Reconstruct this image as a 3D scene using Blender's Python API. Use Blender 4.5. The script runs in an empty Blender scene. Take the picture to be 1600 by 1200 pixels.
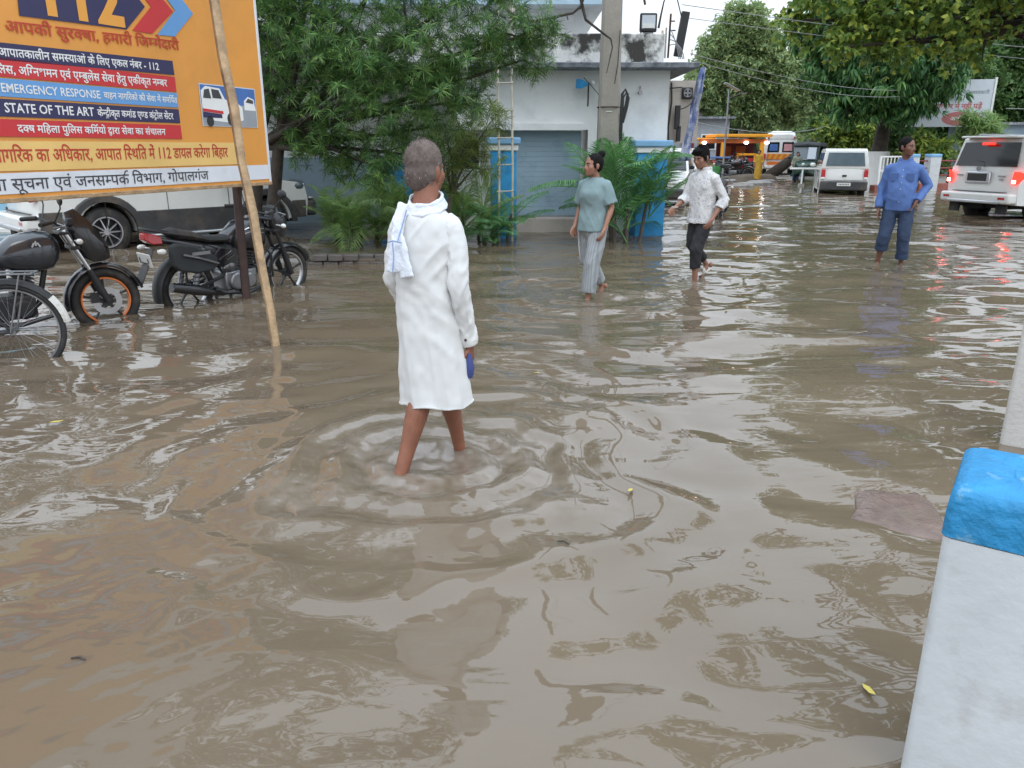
import bpy, bmesh, math, random
import numpy as np
from mathutils import Vector, Matrix, Quaternion
R = math.radians
rng = random.Random(7)
nr = np.random.default_rng(7)
S = bpy.context.scene
COL = S.collection
# ---------------------------------------------------------------- camera
HC, PITCH = 1.5, math.atan(370 / 1200)
cd = bpy.data.cameras.new('camera'); cam = bpy.data.objects.new('camera', cd); COL.objects.link(cam)
cam.location = (0, 0, HC); cam.rotation_euler = (math.pi / 2 - PITCH, 0, 0)
cd.sensor_width = 36; cd.lens = 27; cd.clip_start = 0.05; cd.clip_end = 2000
S.camera = cam
# ---------------------------------------------------------------- world, sun, exposure
SUN_EL, SUN_AZ = R(56), R(160)
W = bpy.data.worlds.new('World'); S.world = W; W.use_nodes = True
wn, wl = W.node_tree.nodes, W.node_tree.links
bg = wn['Background']; bg.inputs['Strength'].default_value = 0.11
sky = wn.new('ShaderNodeTexSky'); sky.sky_type = 'NISHITA'; sky.sun_disc = False
sky.sun_elevation = SUN_EL; sky.sun_rotation = SUN_AZ; sky.air_density = 1.2; sky.dust_density = 5.0
hs = wn.new('ShaderNodeHueSaturation'); hs.inputs['Saturation'].default_value = 0.15
wl.new(sky.outputs[0], hs.inputs['Color'])
tc = wn.new('ShaderNodeTexCoord'); cn = wn.new('ShaderNodeTexNoise'); cn.inputs['Scale'].default_value = 2.2; cn.inputs['Detail'].default_value = 5
wl.new(tc.outputs['Generated'], cn.inputs['Vector'])
cr = wn.new('ShaderNodeValToRGB'); cr.color_ramp.elements[0].position = 0.3; cr.color_ramp.elements[1].position = 0.75
cr.color_ramp.elements[0].color = (7.3, 7.8, 8.5, 1); cr.color_ramp.elements[1].color = (8.9, 9.4, 10.0, 1)
wl.new(cn.outputs['Fac'], cr.inputs[0])
# overcast: cloud brighter towards the zenith, as overcast skies are
sx = wn.new('ShaderNodeSeparateXYZ'); wl.new(tc.outputs['Generated'], sx.inputs[0])
ov = wn.new('ShaderNodeValToRGB'); ov.color_ramp.elements[0].color = (.97, .96, .95, 1); ov.color_ramp.elements[1].color = (2.25, 2.45, 2.65, 1); wl.new(sx.outputs['Z'], ov.inputs[0])
cm = wn.new('ShaderNodeVectorMath'); cm.operation = 'MULTIPLY'; wl.new(cr.outputs[0], cm.inputs[0]); wl.new(ov.outputs[0], cm.inputs[1])
mx = wn.new('ShaderNodeMix'); mx.data_type = 'RGBA'; mx.inputs[0].default_value = 0.85
wl.new(hs.outputs[0], mx.inputs[6]); wl.new(cm.outputs[0], mx.inputs[7]); wl.new(mx.outputs[2], bg.inputs['Color'])
sd = bpy.data.lights.new('sun', 'SUN'); sd.energy = 0.5; sd.angle = R(25); sd.color = (1, .97, .93)
sun = bpy.data.objects.new('sun', sd); COL.objects.link(sun); sun.location = (0, 0, 30)
sun.rotation_euler = Vector((math.sin(SUN_AZ) * math.cos(SUN_EL), math.cos(SUN_AZ) * math.cos(SUN_EL), math.sin(SUN_EL))).to_track_quat('Z', 'Y').to_euler()
S.render.engine = 'CYCLES'
S.view_settings.view_transform = 'Standard'; S.view_settings.look = 'None'; S.view_settings.gamma = 1
S.view_settings.exposure = 0.3; S.view_settings.use_curve_mapping = False
S.cycles.use_denoising = True; S.cycles.max_bounces = 8; S.cycles.diffuse_bounces = 4; S.cycles.glossy_bounces = 4; S.cycles.transparent_max_bounces = 8
try: S.cycles.denoiser = 'OPENIMAGEDENOISE'
except Exception: pass
S.cycles.caustics_reflective = False; S.cycles.caustics_refractive = False
# ---------------------------------------------------------------- materials
MATS = {}
def M(name, col, rough=.6, metal=0, var=.12, vs=5., bump=0, bs=40., coat=0, spec=.5, emit=None, es=0, dirt=None, ds=3., dlo=.5, dhi=.7):
    """procedural material: base colour broken up by noise, optional dirt patches and relief"""
    m = bpy.data.materials.new(name); m.use_nodes = True; n, l = m.node_tree.nodes, m.node_tree.links
    b = n['Principled BSDF']; b.inputs['Roughness'].default_value = rough; b.inputs['Metallic'].default_value = metal
    b.inputs['Coat Weight'].default_value = coat; b.inputs['Coat Roughness'].default_value = .06; b.inputs['Specular IOR Level'].default_value = spec
    t = n.new('ShaderNodeTexCoord')
    z = n.new('ShaderNodeTexNoise'); z.inputs['Scale'].default_value = vs; z.inputs['Detail'].default_value = 4; l.new(t.outputs['Object'], z.inputs['Vector'])
    r = n.new('ShaderNodeValToRGB'); e = r.color_ramp.elements; e[0].position = .3; e[1].position = .7
    e[0].color = tuple(max(0, c * (1 - var)) for c in col) + (1,); e[1].color = tuple(min(1, c * (1 + var)) for c in col) + (1,)
    l.new(z.outputs['Fac'], r.inputs[0]); out = r.outputs[0]
    if dirt:
        z2 = n.new('ShaderNodeTexNoise'); z2.inputs['Scale'].default_value = ds; z2.inputs['Detail'].default_value = 8; z2.inputs['Roughness'].default_value = .65
        l.new(t.outputs['Object'], z2.inputs['Vector'])
        r2 = n.new('ShaderNodeValToRGB'); r2.color_ramp.elements[0].position = dlo; r2.color_ramp.elements[1].position = dhi
        l.new(z2.outputs['Fac'], r2.inputs[0])
        x = n.new('ShaderNodeMix'); x.data_type = 'RGBA'; x.inputs[7].default_value = dirt + (1,)
        l.new(r2.outputs[0], x.inputs[0]); l.new(out, x.inputs[6]); out = x.outputs[2]
    l.new(out, b.inputs['Base Color'])
    if bump:
        z3 = n.new('ShaderNodeTexNoise'); z3.inputs['Scale'].default_value = bs; z3.inputs['Detail'].default_value = 5; l.new(t.outputs['Object'], z3.inputs['Vector'])
        bp = n.new('ShaderNodeBump'); bp.inputs['Strength'].default_value = bump; bp.inputs['Distance'].default_value = .02
        l.new(z3.outputs['Fac'], bp.inputs['Height']); l.new(bp.outputs[0], b.inputs['Normal'])
    if emit: b.inputs['Emission Color'].default_value = emit + (1,); b.inputs['Emission Strength'].default_value = es
    MATS[name] = m; return m
def leafmat(name, cols, rough=.45, trans=.3):
    m = bpy.data.materials.new(name); m.use_nodes = True; n, l = m.node_tree.nodes, m.node_tree.links
    b = n['Principled BSDF']; b.inputs['Roughness'].default_value = rough; b.inputs['Specular IOR Level'].default_value = .35
    g = n.new('ShaderNodeNewGeometry'); r = n.new('ShaderNodeValToRGB'); e = r.color_ramp.elements
    while len(e) < len(cols): e.new(.5)
    for i, c in enumerate(cols): e[i].position = i / (len(cols) - 1); e[i].color = c + (1,)
    l.new(g.outputs['Random Per Island'], r.inputs[0]); l.new(r.outputs[0], b.inputs['Base Color'])
    tr = n.new('ShaderNodeBsdfTranslucent'); l.new(r.outputs[0], tr.inputs['Color'])
    x = n.new('ShaderNodeMixShader'); x.inputs[0].default_value = trans
    l.new(b.outputs[0], x.inputs[1]); l.new(tr.outputs[0], x.inputs[2]); l.new(x.outputs[0], n['Material Output'].inputs['Surface'])
    MATS[name] = m; return m
M('white_paint', (.78, .78, .76), .5, var=.05); M('car_white', (.72, .72, .69), .28, var=.03, coat=.6, dirt=(.45, .41, .35), ds=1.3, dlo=.62, dhi=.85)
M('black_plastic', (.022, .022, .024), .5, var=.2); M('black_gloss', (.018, .018, .021), .22, var=.1, coat=.5); M('cladding', (.045, .045, .047), .6, var=.2, dirt=(.12, .1, .08), ds=2)
M('rubber', (.025, .025, .025), .75, var=.3, dirt=(.09, .075, .06), ds=6); M('glass_dark', (.012, .014, .016), .07, var=0, spec=.6); M('glass_grey', (.1, .13, .15), .06, var=.1, spec=.8)
M('chrome', (.6, .6, .61), .18, 1, var=.05); M('alloy', (.5, .5, .51), .32, .9, var=.08); M('steel', (.3, .3, .31), .4, .9, var=.2)
M('orange_paint', (.75, .2, .05), .45); M('red_lens', (.45, .012, .015), .18, coat=.4, var=.05); M('clear_lens', (.75, .75, .72), .2, var=.05); M('amber_lens', (.8, .25, .03), .2)
M('plate_white', (.72, .72, .7), .45, var=.04); M('ink', (.03, .03, .03), .6, var=0); M('tank_blue', (.028, .034, .045), .2, var=.15, coat=.7)
M('mud_dark', (.1, .075, .05), .8, var=.25, vs=1.5, bump=.3)
M('dry_road', (.22, .195, .165), .75, var=.25, vs=.8, bump=.3, bs=10, dirt=(.1, .085, .07), ds=.5)
M('stone_slab', (.24, .22, .2), .7, var=.3, bump=.5, bs=9, dirt=(.11, .1, .09), ds=4)
M('stone_red', (.15, .1, .08), .25, var=.2, vs=14, bump=.4, bs=40, dirt=(.14, .11, .08), ds=6); M('brick_red', (.28, .09, .065), .6, var=.25, vs=9, bump=.4, bs=30, dirt=(.16, .12, .1), ds=5); M('brick_wet', (.09, .078, .07), .5, var=.3, bump=.5, bs=30)
M('wood_pale', (.4, .27, .15), .75, var=.25, vs=9, bump=.5, bs=30, dirt=(.17, .11, .065), ds=5, dlo=.45, dhi=.75); M('bamboo', (.5, .46, .38), .6, var=.15)
M('iron_brown', (.05, .026, .02), .65, var=.35, bump=.3); M('bark_dark', (.05, .04, .032), .9, var=.35, vs=9, bump=.9, bs=14); M('bark_grey', (.1, .085, .068), .9, var=.35, vs=6, bump=.9, bs=10)
M('wall_blue_white', (.82, .83, .82), .75, var=.04, vs=.8, bump=.1, bs=60, dirt=(.56, .57, .55), ds=1.6, dlo=.48, dhi=.8)
M('wall_stained', (.72, .72, .69), .85, var=.08, bump=.35, bs=18, dirt=(.05, .048, .042), ds=2.3, dlo=.45, dhi=.58)
M('slab_edge', (.16, .175, .2), .85, var=.5, vs=8, bump=.4, dirt=(.3, .31, .32), ds=5, dlo=.5, dhi=.6)
M('wall_grey_blue', (.3, .39, .47), .8, var=.08, vs=1, dirt=(.22, .28, .33), ds=1.5); M('blue_paint', (.03, .3, .62), .6, var=.12, vs=3, bump=.2, bs=40, dirt=(.02, .2, .42), ds=4)
M('blue_cap', (.2, .4, .62), .6, var=.08); M('blue_band', (.016, .21, .43), .6, var=.16, vs=12, bump=.6, bs=30, dirt=(.16, .36, .52), ds=11, dlo=.58, dhi=.68)
M('pillar_white', (.54, .56, .57), .7, var=.05, vs=7, bump=.14, bs=22, dirt=(.4, .39, .37), ds=6, dlo=.54, dhi=.76)
M('post_white', (.54, .52, .49), .7, var=.05, bump=.2, dirt=(.38, .27, .23), ds=2.2, dlo=.6, dhi=.8)
M('shutter_blue', (.3, .41, .48), .6, var=.06, vs=2, dirt=(.2, .29, .36), ds=2.5); M('sky_blue_paint', (.3, .55, .7), .65, var=.1, dirt=(.42, .16, .18), ds=2.6, dlo=.56, dhi=.66)
M('concrete', (.33, .3, .26), .85, var=.14, vs=4, bump=.4, bs=25, dirt=(.2, .19, .17), ds=2); M('beige_wall', (.5, .45, .4), .8, var=.06, dirt=(.38, .34, .3), ds=1.5)
M('blue_sheet', (.14, .19, .4), .7, var=.35, vs=9, dirt=(.5, .52, .6), ds=5, dlo=.45, dhi=.6); M('tin_grey', (.3, .32, .35), .5, var=.1); M('dark_void', (.012, .012, .013), .8, var=0)
M('shed_orange', (.85, .36, .02), .55, var=.08); M('shed_rust', (.42, .1, .02), .6, var=.15); M('maroon', (.14, .02, .025), .6, var=.15); M('cart_blue', (.1, .2, .42), .6); M('green_paint', (.05, .22, .06), .6); M('red_paint', (.5, .03, .03), .5)
M('lamp_glow', (1, 1, 1), .4, emit=(1, .97, .9), es=9); M('brake_glow', (.6, .03, .02), .3, emit=(1, .02, .01), es=3); M('brake_core', (1, .5, .4), .3, emit=(1, .45, .35), es=7)
M('auto_green', (.012, .05, .032), .4, var=.15, coat=.3); M('canvas_black', (.03, .033, .035), .8, var=.2)
M('amb_orange', (.8, .2, .03), .45); M('amb_yellow', (.8, .45, .04), .45); M('sticker_blue', (.06, .15, .4), .4); M('sticker_pink', (.6, .3, .32), .4)
M('cable', (.03, .03, .03), .7); M('cable_pale', (.3, .3, .3), .6); M('pale_blue_edge', (.42, .56, .66), .7); M('maroon_rail', (.25, .05, .05), .6)
# board print
M('print_orange', (.72, .31, .06), .45, var=.05, vs=2, bump=.4, bs=3.5, dirt=(.6, .27, .07), ds=1.4); M('print_pale', (.76, .5, .17), .45, var=.06, vs=3, bump=.4, bs=3.5); M('print_navy', (.032, .03, .09), .5, var=.03); M('print_red', (.55, .035, .04), .5, var=.03); M('print_sky', (.13, .32, .62), .5, var=.03)
M('print_white', (.68, .7, .74), .45, var=.05, vs=3, bump=.5, bs=4, dirt=(.55, .55, .56), ds=2); M('print_rust', (.48, .055, .025), .5, var=.02); M('ink_white', (.75, .75, .74), .5, var=0); M('ink_orange', (.75, .34, .06), .5, var=0); M('ink_black', (.05, .05, .055), .5, var=0)
M('banner_white', (.58, .63, .68), .5, var=.04); M('ink_faded_red', (.5, .16, .17), .5, var=0); M('ink_grey', (.3, .33, .38), .5, var=0)
# skin and clothing
M('skin_old', (.24, .095, .055), .5, var=.15, vs=14, bump=.12, bs=120); M('skin_girl', (.3, .145, .095), .5, var=.1, vs=12); M('skin_boy', (.26, .125, .082), .5, var=.1, vs=12); M('skin_man', (.18, .08, .052), .5, var=.12, vs=12)
M('hair_grey', (.14, .11, .098), .9, spec=.1, var=.22, vs=30); M('hair_black', (.008, .007, .007), .8, spec=.15, var=.3, vs=30); M('hair_white', (.6, .58, .56), .7)
M('kurta_white', (.64, .64, .63), .85, var=.04, vs=3, bump=.07, bs=24, spec=.2, dirt=(.62, .6, .55), ds=4, dlo=.55, dhi=.85); M('scarf_white', (.66, .69, .75), .85, var=.05, bump=.3, bs=120); M('scarf_stripe', (.22, .3, .5), .85); M('tee_sage', (.2, .28, .29), .85, var=.06, bump=.2, bs=120); M('trouser_stripe_white', (.62, .63, .64), .8)
M('pants_black', (.018, .018, .021), .85, var=.2, bump=.2); M('shirt_blue', (.085, .16, .39), .75, var=.07, bump=.2, bs=120); M('denim_dark', (.03, .05, .1), .85, var=.15, bump=.25, bs=150)
M('sandal_white', (.62, .6, .56), .6, dirt=(.25, .2, .14), ds=9); M('sari_mustard', (.5, .28, .03), .8, var=.2); M('cloth_grey_green', (.28, .29, .22), .8, var=.15); M('eye_white', (.22, .2, .18), .4, var=0); M('bag_blue', (.05, .07, .22), .4, var=.3)
M('leaf_yellow', (.5, .4, .08), .6); M('twig', (.06, .045, .035), .8)
leafmat('leaf_oleander', [(0.042, 0.104, 0.038), (0.075, 0.171, 0.051), (0.119, 0.247, 0.065), (0.266, 0.381, 0.102)])
leafmat('leaf_olive', [(0.072, 0.12, 0.03), (0.12, 0.18, 0.042), (0.18, 0.24, 0.054), (0.288, 0.324, 0.084)])
leafmat('leaf_mango', [(0.033, 0.094, 0.033), (0.054, 0.149, 0.047), (0.082, 0.206, 0.06), (0.185, 0.317, 0.084)])
leafmat('leaf_broad', [(0.082, 0.146, 0.037), (0.137, 0.227, 0.048), (0.218, 0.31, 0.063), (0.474, 0.51, 0.082)], trans=.45)
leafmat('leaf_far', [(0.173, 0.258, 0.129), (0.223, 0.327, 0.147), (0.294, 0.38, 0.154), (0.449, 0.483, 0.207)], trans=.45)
leafmat('leaf_back', [(0.05, 0.109, 0.036), (0.08, 0.164, 0.049), (0.12, 0.218, 0.066), (0.22, 0.309, 0.098)])
leafmat('leaf_palm', [(0.066, 0.19, 0.067), (0.104, 0.269, 0.085), (0.178, 0.381, 0.115)]); leafmat('leaf_palm_pale', [(0.138, 0.262, 0.076), (0.206, 0.344, 0.103), (0.331, 0.427, 0.138)], trans=.4)
leafmat('leaf_neem', [(0.021, 0.06, 0.024), (0.036, 0.09, 0.033), (0.06, 0.135, 0.045)])
# ---------------------------------------------------------------- mesh helpers
def link(o, parent=None):
    COL.objects.link(o)
    if parent: o.parent = parent
    return o
class MB:
    def __init__(s): s.v = []; s.f = []; s.mi = []; s.k = 0
    def add(s, vs, fs):
        o = len(s.v); s.v += [tuple(v) for v in vs]; s.f += [tuple(i + o for i in f) for f in fs]; s.mi += [s.k] * len(fs); return s
    def box(s, c, d, rz=0, rot=None, top=1):
        q = rot or Matrix.Rotation(rz, 3, 'Z'); c = Vector(c); vs = []
        for z in (-1, 1):
            k = top if z > 0 else 1
            for x, y in ((-1, -1), (1, -1), (1, 1), (-1, 1)): vs.append(c + q @ Vector((x * d[0] / 2 * k, y * d[1] / 2 * k, z * d[2] / 2)))
        return s.add(vs, [(3, 2, 1, 0), (4, 5, 6, 7), (0, 1, 5, 4), (1, 2, 6, 5), (2, 3, 7, 6), (3, 0, 4, 7)])
    def loft(s, rings, cap=True):
        n = len(rings[0]); vs = [p for r in rings for p in r]; fs = []
        for i in range(len(rings) - 1):
            for j in range(n):
                a, b = i * n + j, i * n + (j + 1) % n; fs.append((a, b, b + n, a + n))
        if cap: fs.append(tuple(range(n - 1, -1, -1))); o = (len(rings) - 1) * n; fs.append(tuple(range(o, o + n)))
        return s.add(vs, fs)
    def tube(s, pts, r, n=8, cap=True, flat=1, up=None):
        pts = [Vector(p) for p in pts]; N = len(pts); rr = r if hasattr(r, '__len__') else [r] * N; rings = []; u = None
        for i in range(N):
            t = (pts[min(i + 1, N - 1)] - pts[max(i - 1, 0)]).normalized()
            if u is None:
                ref = Vector(up) if up else (Vector((0, 0, 1)) if abs(t.z) < .9 else Vector((1, 0, 0)))
                u = (ref - t * ref.dot(t)).normalized()
            else: u = (u - t * u.dot(t)).normalized()
            w = t.cross(u)
            rings.append([pts[i] + (u * math.cos(a) * flat + w * math.sin(a)) * rr[i] for a in (2 * math.pi * j / n for j in range(n))])
        return s.loft(rings, cap)
    def ell(s, c, r, nu=12, nv=8, rot=None):
        c = Vector(c); r = r if hasattr(r, '__len__') else (r, r, r); q = rot or Matrix.Identity(3); vs = []; fs = []
        for i in range(nv + 1):
            th = math.pi * i / nv
            for j in range(nu):
                a = 2 * math.pi * j / nu
                vs.append(c + q @ Vector((r[0] * math.sin(th) * math.cos(a), r[1] * math.sin(th) * math.sin(a), -r[2] * math.cos(th))))
        for i in range(nv):
            for j in range(nu): fs.append((i * nu + j, i * nu + (j + 1) % nu, (i + 1) * nu + (j + 1) % nu, (i + 1) * nu + j))
        return s.add(vs, fs)
    def torus(s, c, R_, r, n=32, m=8, axis='Y', a0=0, a1=2 * math.pi, ry=None):
        c = Vector(c); full = abs(a1 - a0 - 2 * math.pi) < 1e-4; k = n if full else n + 1; rings = []
        for i in range(k):
            a = a0 + (a1 - a0) * i / n; ring = []
            for j in range(m):
                b = 2 * math.pi * j / m; rad = R_ + r * math.cos(b); h = (ry or r) * math.sin(b)
                ring.append(c + (Vector((rad * math.cos(a), h, rad * math.sin(a))) if axis == 'Y' else Vector((rad * math.cos(a), rad * math.sin(a), h)) if axis == 'Z' else Vector((h, rad * math.cos(a), rad * math.sin(a)))))
            rings.append(ring)
        if full: rings.append(rings[0])
        return s.loft(rings, not full)
    def disc(s, c, r, h, n=20, axis='Y', r2=None):
        a = {'X': Vector((1, 0, 0)), 'Y': Vector((0, 1, 0)), 'Z': Vector((0, 0, 1))}[axis]; c = Vector(c)
        return s.tube([c - a * h / 2, c + a * h / 2], [r, r if r2 is None else r2], n)
    def prism(s, poly, d0, d1, plane='XZ'):
        """extrude a closed 2-D outline between two depths"""
        f = {'XZ': lambda p, d: (p[0], d, p[1]), 'YZ': lambda p, d: (d, p[0], p[1]), 'XY': lambda p, d: (p[0], p[1], d)}[plane]
        n = len(poly); vs = [f(p, d0) for p in poly] + [f(p, d1) for p in poly]
        fs = [tuple(range(n)), tuple(range(2 * n - 1, n - 1, -1))] + [(i, i + n, (i + 1) % n + n, (i + 1) % n) for i in range(n)]
        return s.add(vs, fs)
    def build(s, name, mats, parent=None, smooth=None, bevel=0, loc=None, rz=0, seg=2):
        me = bpy.data.meshes.new(name); me.from_pydata(s.v, [], s.f); me.update()
        bm = bmesh.new(); bm.from_mesh(me); bmesh.ops.recalc_face_normals(bm, faces=bm.faces); bm.to_mesh(me); bm.free()
        for m in (mats if isinstance(mats, (list, tuple)) else [mats]): me.materials.append(MATS[m])
        if len(me.materials) > 1: me.polygons.foreach_set('material_index', s.mi)
        if smooth is not None:
            me.shade_smooth(); me.set_sharp_from_angle(angle=R(smooth))
        o = bpy.data.objects.new(name, me); link(o, parent)
        if loc: o.location = loc
        o.rotation_euler.z = rz
        if bevel:
            b = o.modifiers.new('bevel', 'BEVEL'); b.width = bevel; b.segments = seg; b.limit_method = 'ANGLE'; b.angle_limit = R(35)
            me.shade_smooth(); me.set_sharp_from_angle(angle=R(40))
        return o
def tag(o, label=None, cat=None, group=None, kind=None):
    for k, v in (('label', label), ('category', cat), ('group', group), ('kind', kind)):
        if v: o[k] = v
    return o
def thing(name, label, cat, loc=(0, 0, 0), rz=0, group=None):
    o = bpy.data.objects.new(name, None); link(o); o.location = loc; o.rotation_euler.z = rz; o.empty_display_size = .2
    return tag(o, label, cat, group)
def dup_part(o, parent, loc=None, rot=None, scale=None):
    c = o.copy(); COL.objects.link(c); c.parent = parent
    if loc is not None: c.location = loc
    if rot is not None: c.rotation_euler = rot
    if scale is not None: c.scale = scale
    for ch in list(o.children):
        d = ch.copy(); COL.objects.link(d); d.parent = c
    return c
def np_obj(name, v, f, mats, parent=None, smooth=False, mi=None):
    me = bpy.data.meshes.new(name); v = np.asarray(v, np.float32); f = np.asarray(f, np.int32); k = f.shape[1]
    me.vertices.add(len(v)); me.vertices.foreach_set('co', v.ravel())
    me.loops.add(f.size); me.loops.foreach_set('vertex_index', f.ravel())
    me.polygons.add(len(f)); me.polygons.foreach_set('loop_start', np.arange(0, f.size, k, dtype=np.int32))
    for m in (mats if isinstance(mats, (list, tuple)) else [mats]): me.materials.append(MATS[m])
    if mi is not None: me.polygons.foreach_set('material_index', np.asarray(mi, np.int32))
    me.update(calc_edges=True); me.validate()
    if smooth: me.shade_smooth()
    o = bpy.data.objects.new(name, me); return link(o, parent)
def vnoise(x, y, seed=0):
    xi, yi = np.floor(x).astype(np.int64), np.floor(y).astype(np.int64); fx, fy = x - xi, y - yi
    fx = fx * fx * fx * (fx * (fx * 6 - 15) + 10); fy = fy * fy * fy * (fy * (fy * 6 - 15) + 10)
    def h(a, b):
        n = (a * 374761393 + b * 668265263 + seed * 1442695041) & 0xffffffff
        n = ((n ^ (n >> 13)) * 1274126177) & 0xffffffff; return ((n ^ (n >> 16)) & 0xffff) / 32767.5 - 1
    return (h(xi, yi) * (1 - fx) + h(xi + 1, yi) * fx) * (1 - fy) + (h(xi, yi + 1) * (1 - fx) + h(xi + 1, yi + 1) * fx) * fy
def arc(cx, cz, r, a0, a1, n): return [(cx + r * math.cos(a0 + (a1 - a0) * i / n), cz + r * math.sin(a0 + (a1 - a0) * i / n)) for i in range(n + 1)]
def bez(p0, p1, p2, n=8):
    p0, p1, p2 = Vector(p0), Vector(p1), Vector(p2)
    return [p0 * (1 - t) ** 2 + p1 * 2 * t * (1 - t) + p2 * t * t for t in (i / n for i in range(n + 1))]
GZ = -.12    # road under the flood water; the water surface is z = 0
# ================================================================ ground and flood water
def ground():
    xs = np.concatenate([np.linspace(-260, -24, 10), np.linspace(-20, 44, 90), np.linspace(48, 260, 10)])
    ys = np.concatenate([np.linspace(-60, -6, 8), np.linspace(-4, 70, 110), np.linspace(75, 400, 14)])
    X, Y = np.meshgrid(xs, ys)
    t = np.clip((Y - 33.5 - .06 * (X - 11)) / 8, 0, 1); Z = GZ + .2 * t * t * (3 - 2 * t) + .03 * vnoise(X * .7, Y * .7, 3) * np.clip(t * 3, .1, 1)
    t2 = np.clip((X - 13.2 - .12 * (Y - 20)) / 2.5, 0, 1) * np.clip((Y - 17) / 4, 0, 1); Z += .13 * t2
    ny, nx = X.shape; I = np.arange(nx * ny).reshape(ny, nx)
    f = np.stack([I[:-1, :-1], I[:-1, 1:], I[1:, 1:], I[1:, :-1]], -1).reshape(-1, 4)
    o = np_obj('ground', np.stack([X, Y, Z], -1).reshape(-1, 3), f, 'dry_road', smooth=True); o['kind'] = 'structure'
ground()
WALK = [(-.43, 3.52, 1.0), (.84, 8.0, .5), (2.2, 9.1, .55), (5.15, 10.4, .45)]
def waves(X, Y):
    """height of the flood surface and how much it is churned up"""
    h = np.zeros_like(X); r0 = np.random.default_rng(11)
    wx = X + .22 * vnoise(X * 1.1, Y * 1.1, 21) + .07 * vnoise(X * 3.1, Y * 3.1, 22); wy = Y + .22 * vnoise(X * 1.2, Y * 1.2, 23) + .07 * vnoise(X * 2.9, Y * 2.9, 24)
    quiet = 1 - .8 * np.exp(-(np.hypot(X + .43, Y - 3.5) / 1.35) ** 2); quiet = quiet * (1 - .5 * np.clip((.2 - X) / 1.2, 0, 1) * np.clip((5.6 - Y) / 1.6, 0, 1))
    calm = np.clip(.55 + .9 * vnoise(X * .55, Y * .4, 31), .12, 1.3)
    for i in range(26):                                  # wind and walking chop, crests mostly across the street
        lam = .2 * (1.085 ** i); ang = math.pi / 2 + r0.normal() * .34; k = 2 * math.pi / lam
        s = .026 * (1.0 if lam > .4 else .7); m = (calm if lam < .6 else 1) * quiet
        h += m * s * lam / (2 * math.pi) * np.cos(k * (wx * math.cos(ang) + wy * math.sin(ang)) + r0.random() * 6.28)
    sw = np.exp(-((Y - 2.6) / 2.2) ** 2)               # slow swirls stirred up in the near water
    h += sw * (.0105 * vnoise(wx * 1.9 + .5 * vnoise(X * 2, Y * 2, 90), wy * 1.5, 91) + .0056 * vnoise(wx * 4.3 + .7 * vnoise(X * 3, Y * 3, 92), wy * 3.1, 93) + .0011 * np.clip(calm, 0, 1) * vnoise(wx * 9, wy * 6.5, 94))
    foam = np.zeros_like(X)
    for n, (x0, y0, a) in enumerate(WALK):               # rings spreading from each wader
        dx, dy = X - x0, Y - y0; d = np.hypot(dx, dy) + .17 * vnoise(X * 1.7, Y * 1.7, 40 + n) + .05 * vnoise(X * 5, Y * 5, 50 + n)
        lam = .21 + .06 * d; h += a * .0135 * np.exp(-((d - .2) / 1.5) ** 2) * np.cos(2 * math.pi * d / lam) * np.clip(d / .15, 0, 1)
        c = np.exp(-(d / .42) ** 2) + .5 * np.exp(-((d - .55) / .28) ** 2) * np.clip(vnoise(X * 4, Y * 4, 60 + n) + .3, 0, 1)
        fn = vnoise(X * 17, Y * 17, 61) + .7 * vnoise(X * 31, Y * 31, 62) + .5 * vnoise(X * 55, Y * 55, 63)
        h += a * .004 * c * fn; foam = np.maximum(foam, a * np.clip(c, 0, 1) * np.clip(.55 + .4 * fn, 0, 1))
    # the wake fanning out behind the wader in white, towards the pillar
    dx, dy = X + .3, Y - 3.45; th = np.arctan2(dy, dx); d = np.hypot(dx, dy)
    m = np.exp(-((th + .9) / .7) ** 2) * np.clip(d / .5, 0, 1) * np.exp(-d / 3.2)
    h += m * .015 * np.cos(12 * th + 2.2 * d + 1.6 * vnoise(X * 1.7, Y * 1.7, 70)) * np.clip(d, 0, 1.6)
    m2 = np.exp(-((th + 2.3) / .5) ** 2) * np.clip(d / .3, 0, 1) * np.exp(-d / 1.5)
    fin = vnoise((X * .8 + Y * .6) * 5, (X * .6 - Y * .8) * 22, 71) + .7 * vnoise((X * .7 + Y * .7) * 9, (X * .7 - Y * .7) * 41, 72)
    h += m2 * .0036 * fin
    for i in range(34):                                  # rain drops
        x0, y0, rad = r0.uniform(-3.5, 7.5), r0.uniform(3.2, 13), r0.uniform(.07, .24); d = np.hypot(X - x0, Y - y0)
        h += .0016 * np.cos(2 * math.pi * (d - rad) / .055) * np.exp(-((d - rad * .7) / (rad * .5 + .02)) ** 2)
    h += .0005 * calm * (vnoise(wx * 14, wy * 22, 80) + .5 * vnoise(wx * 27, wy * 43, 81))
    return h, foam
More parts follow.
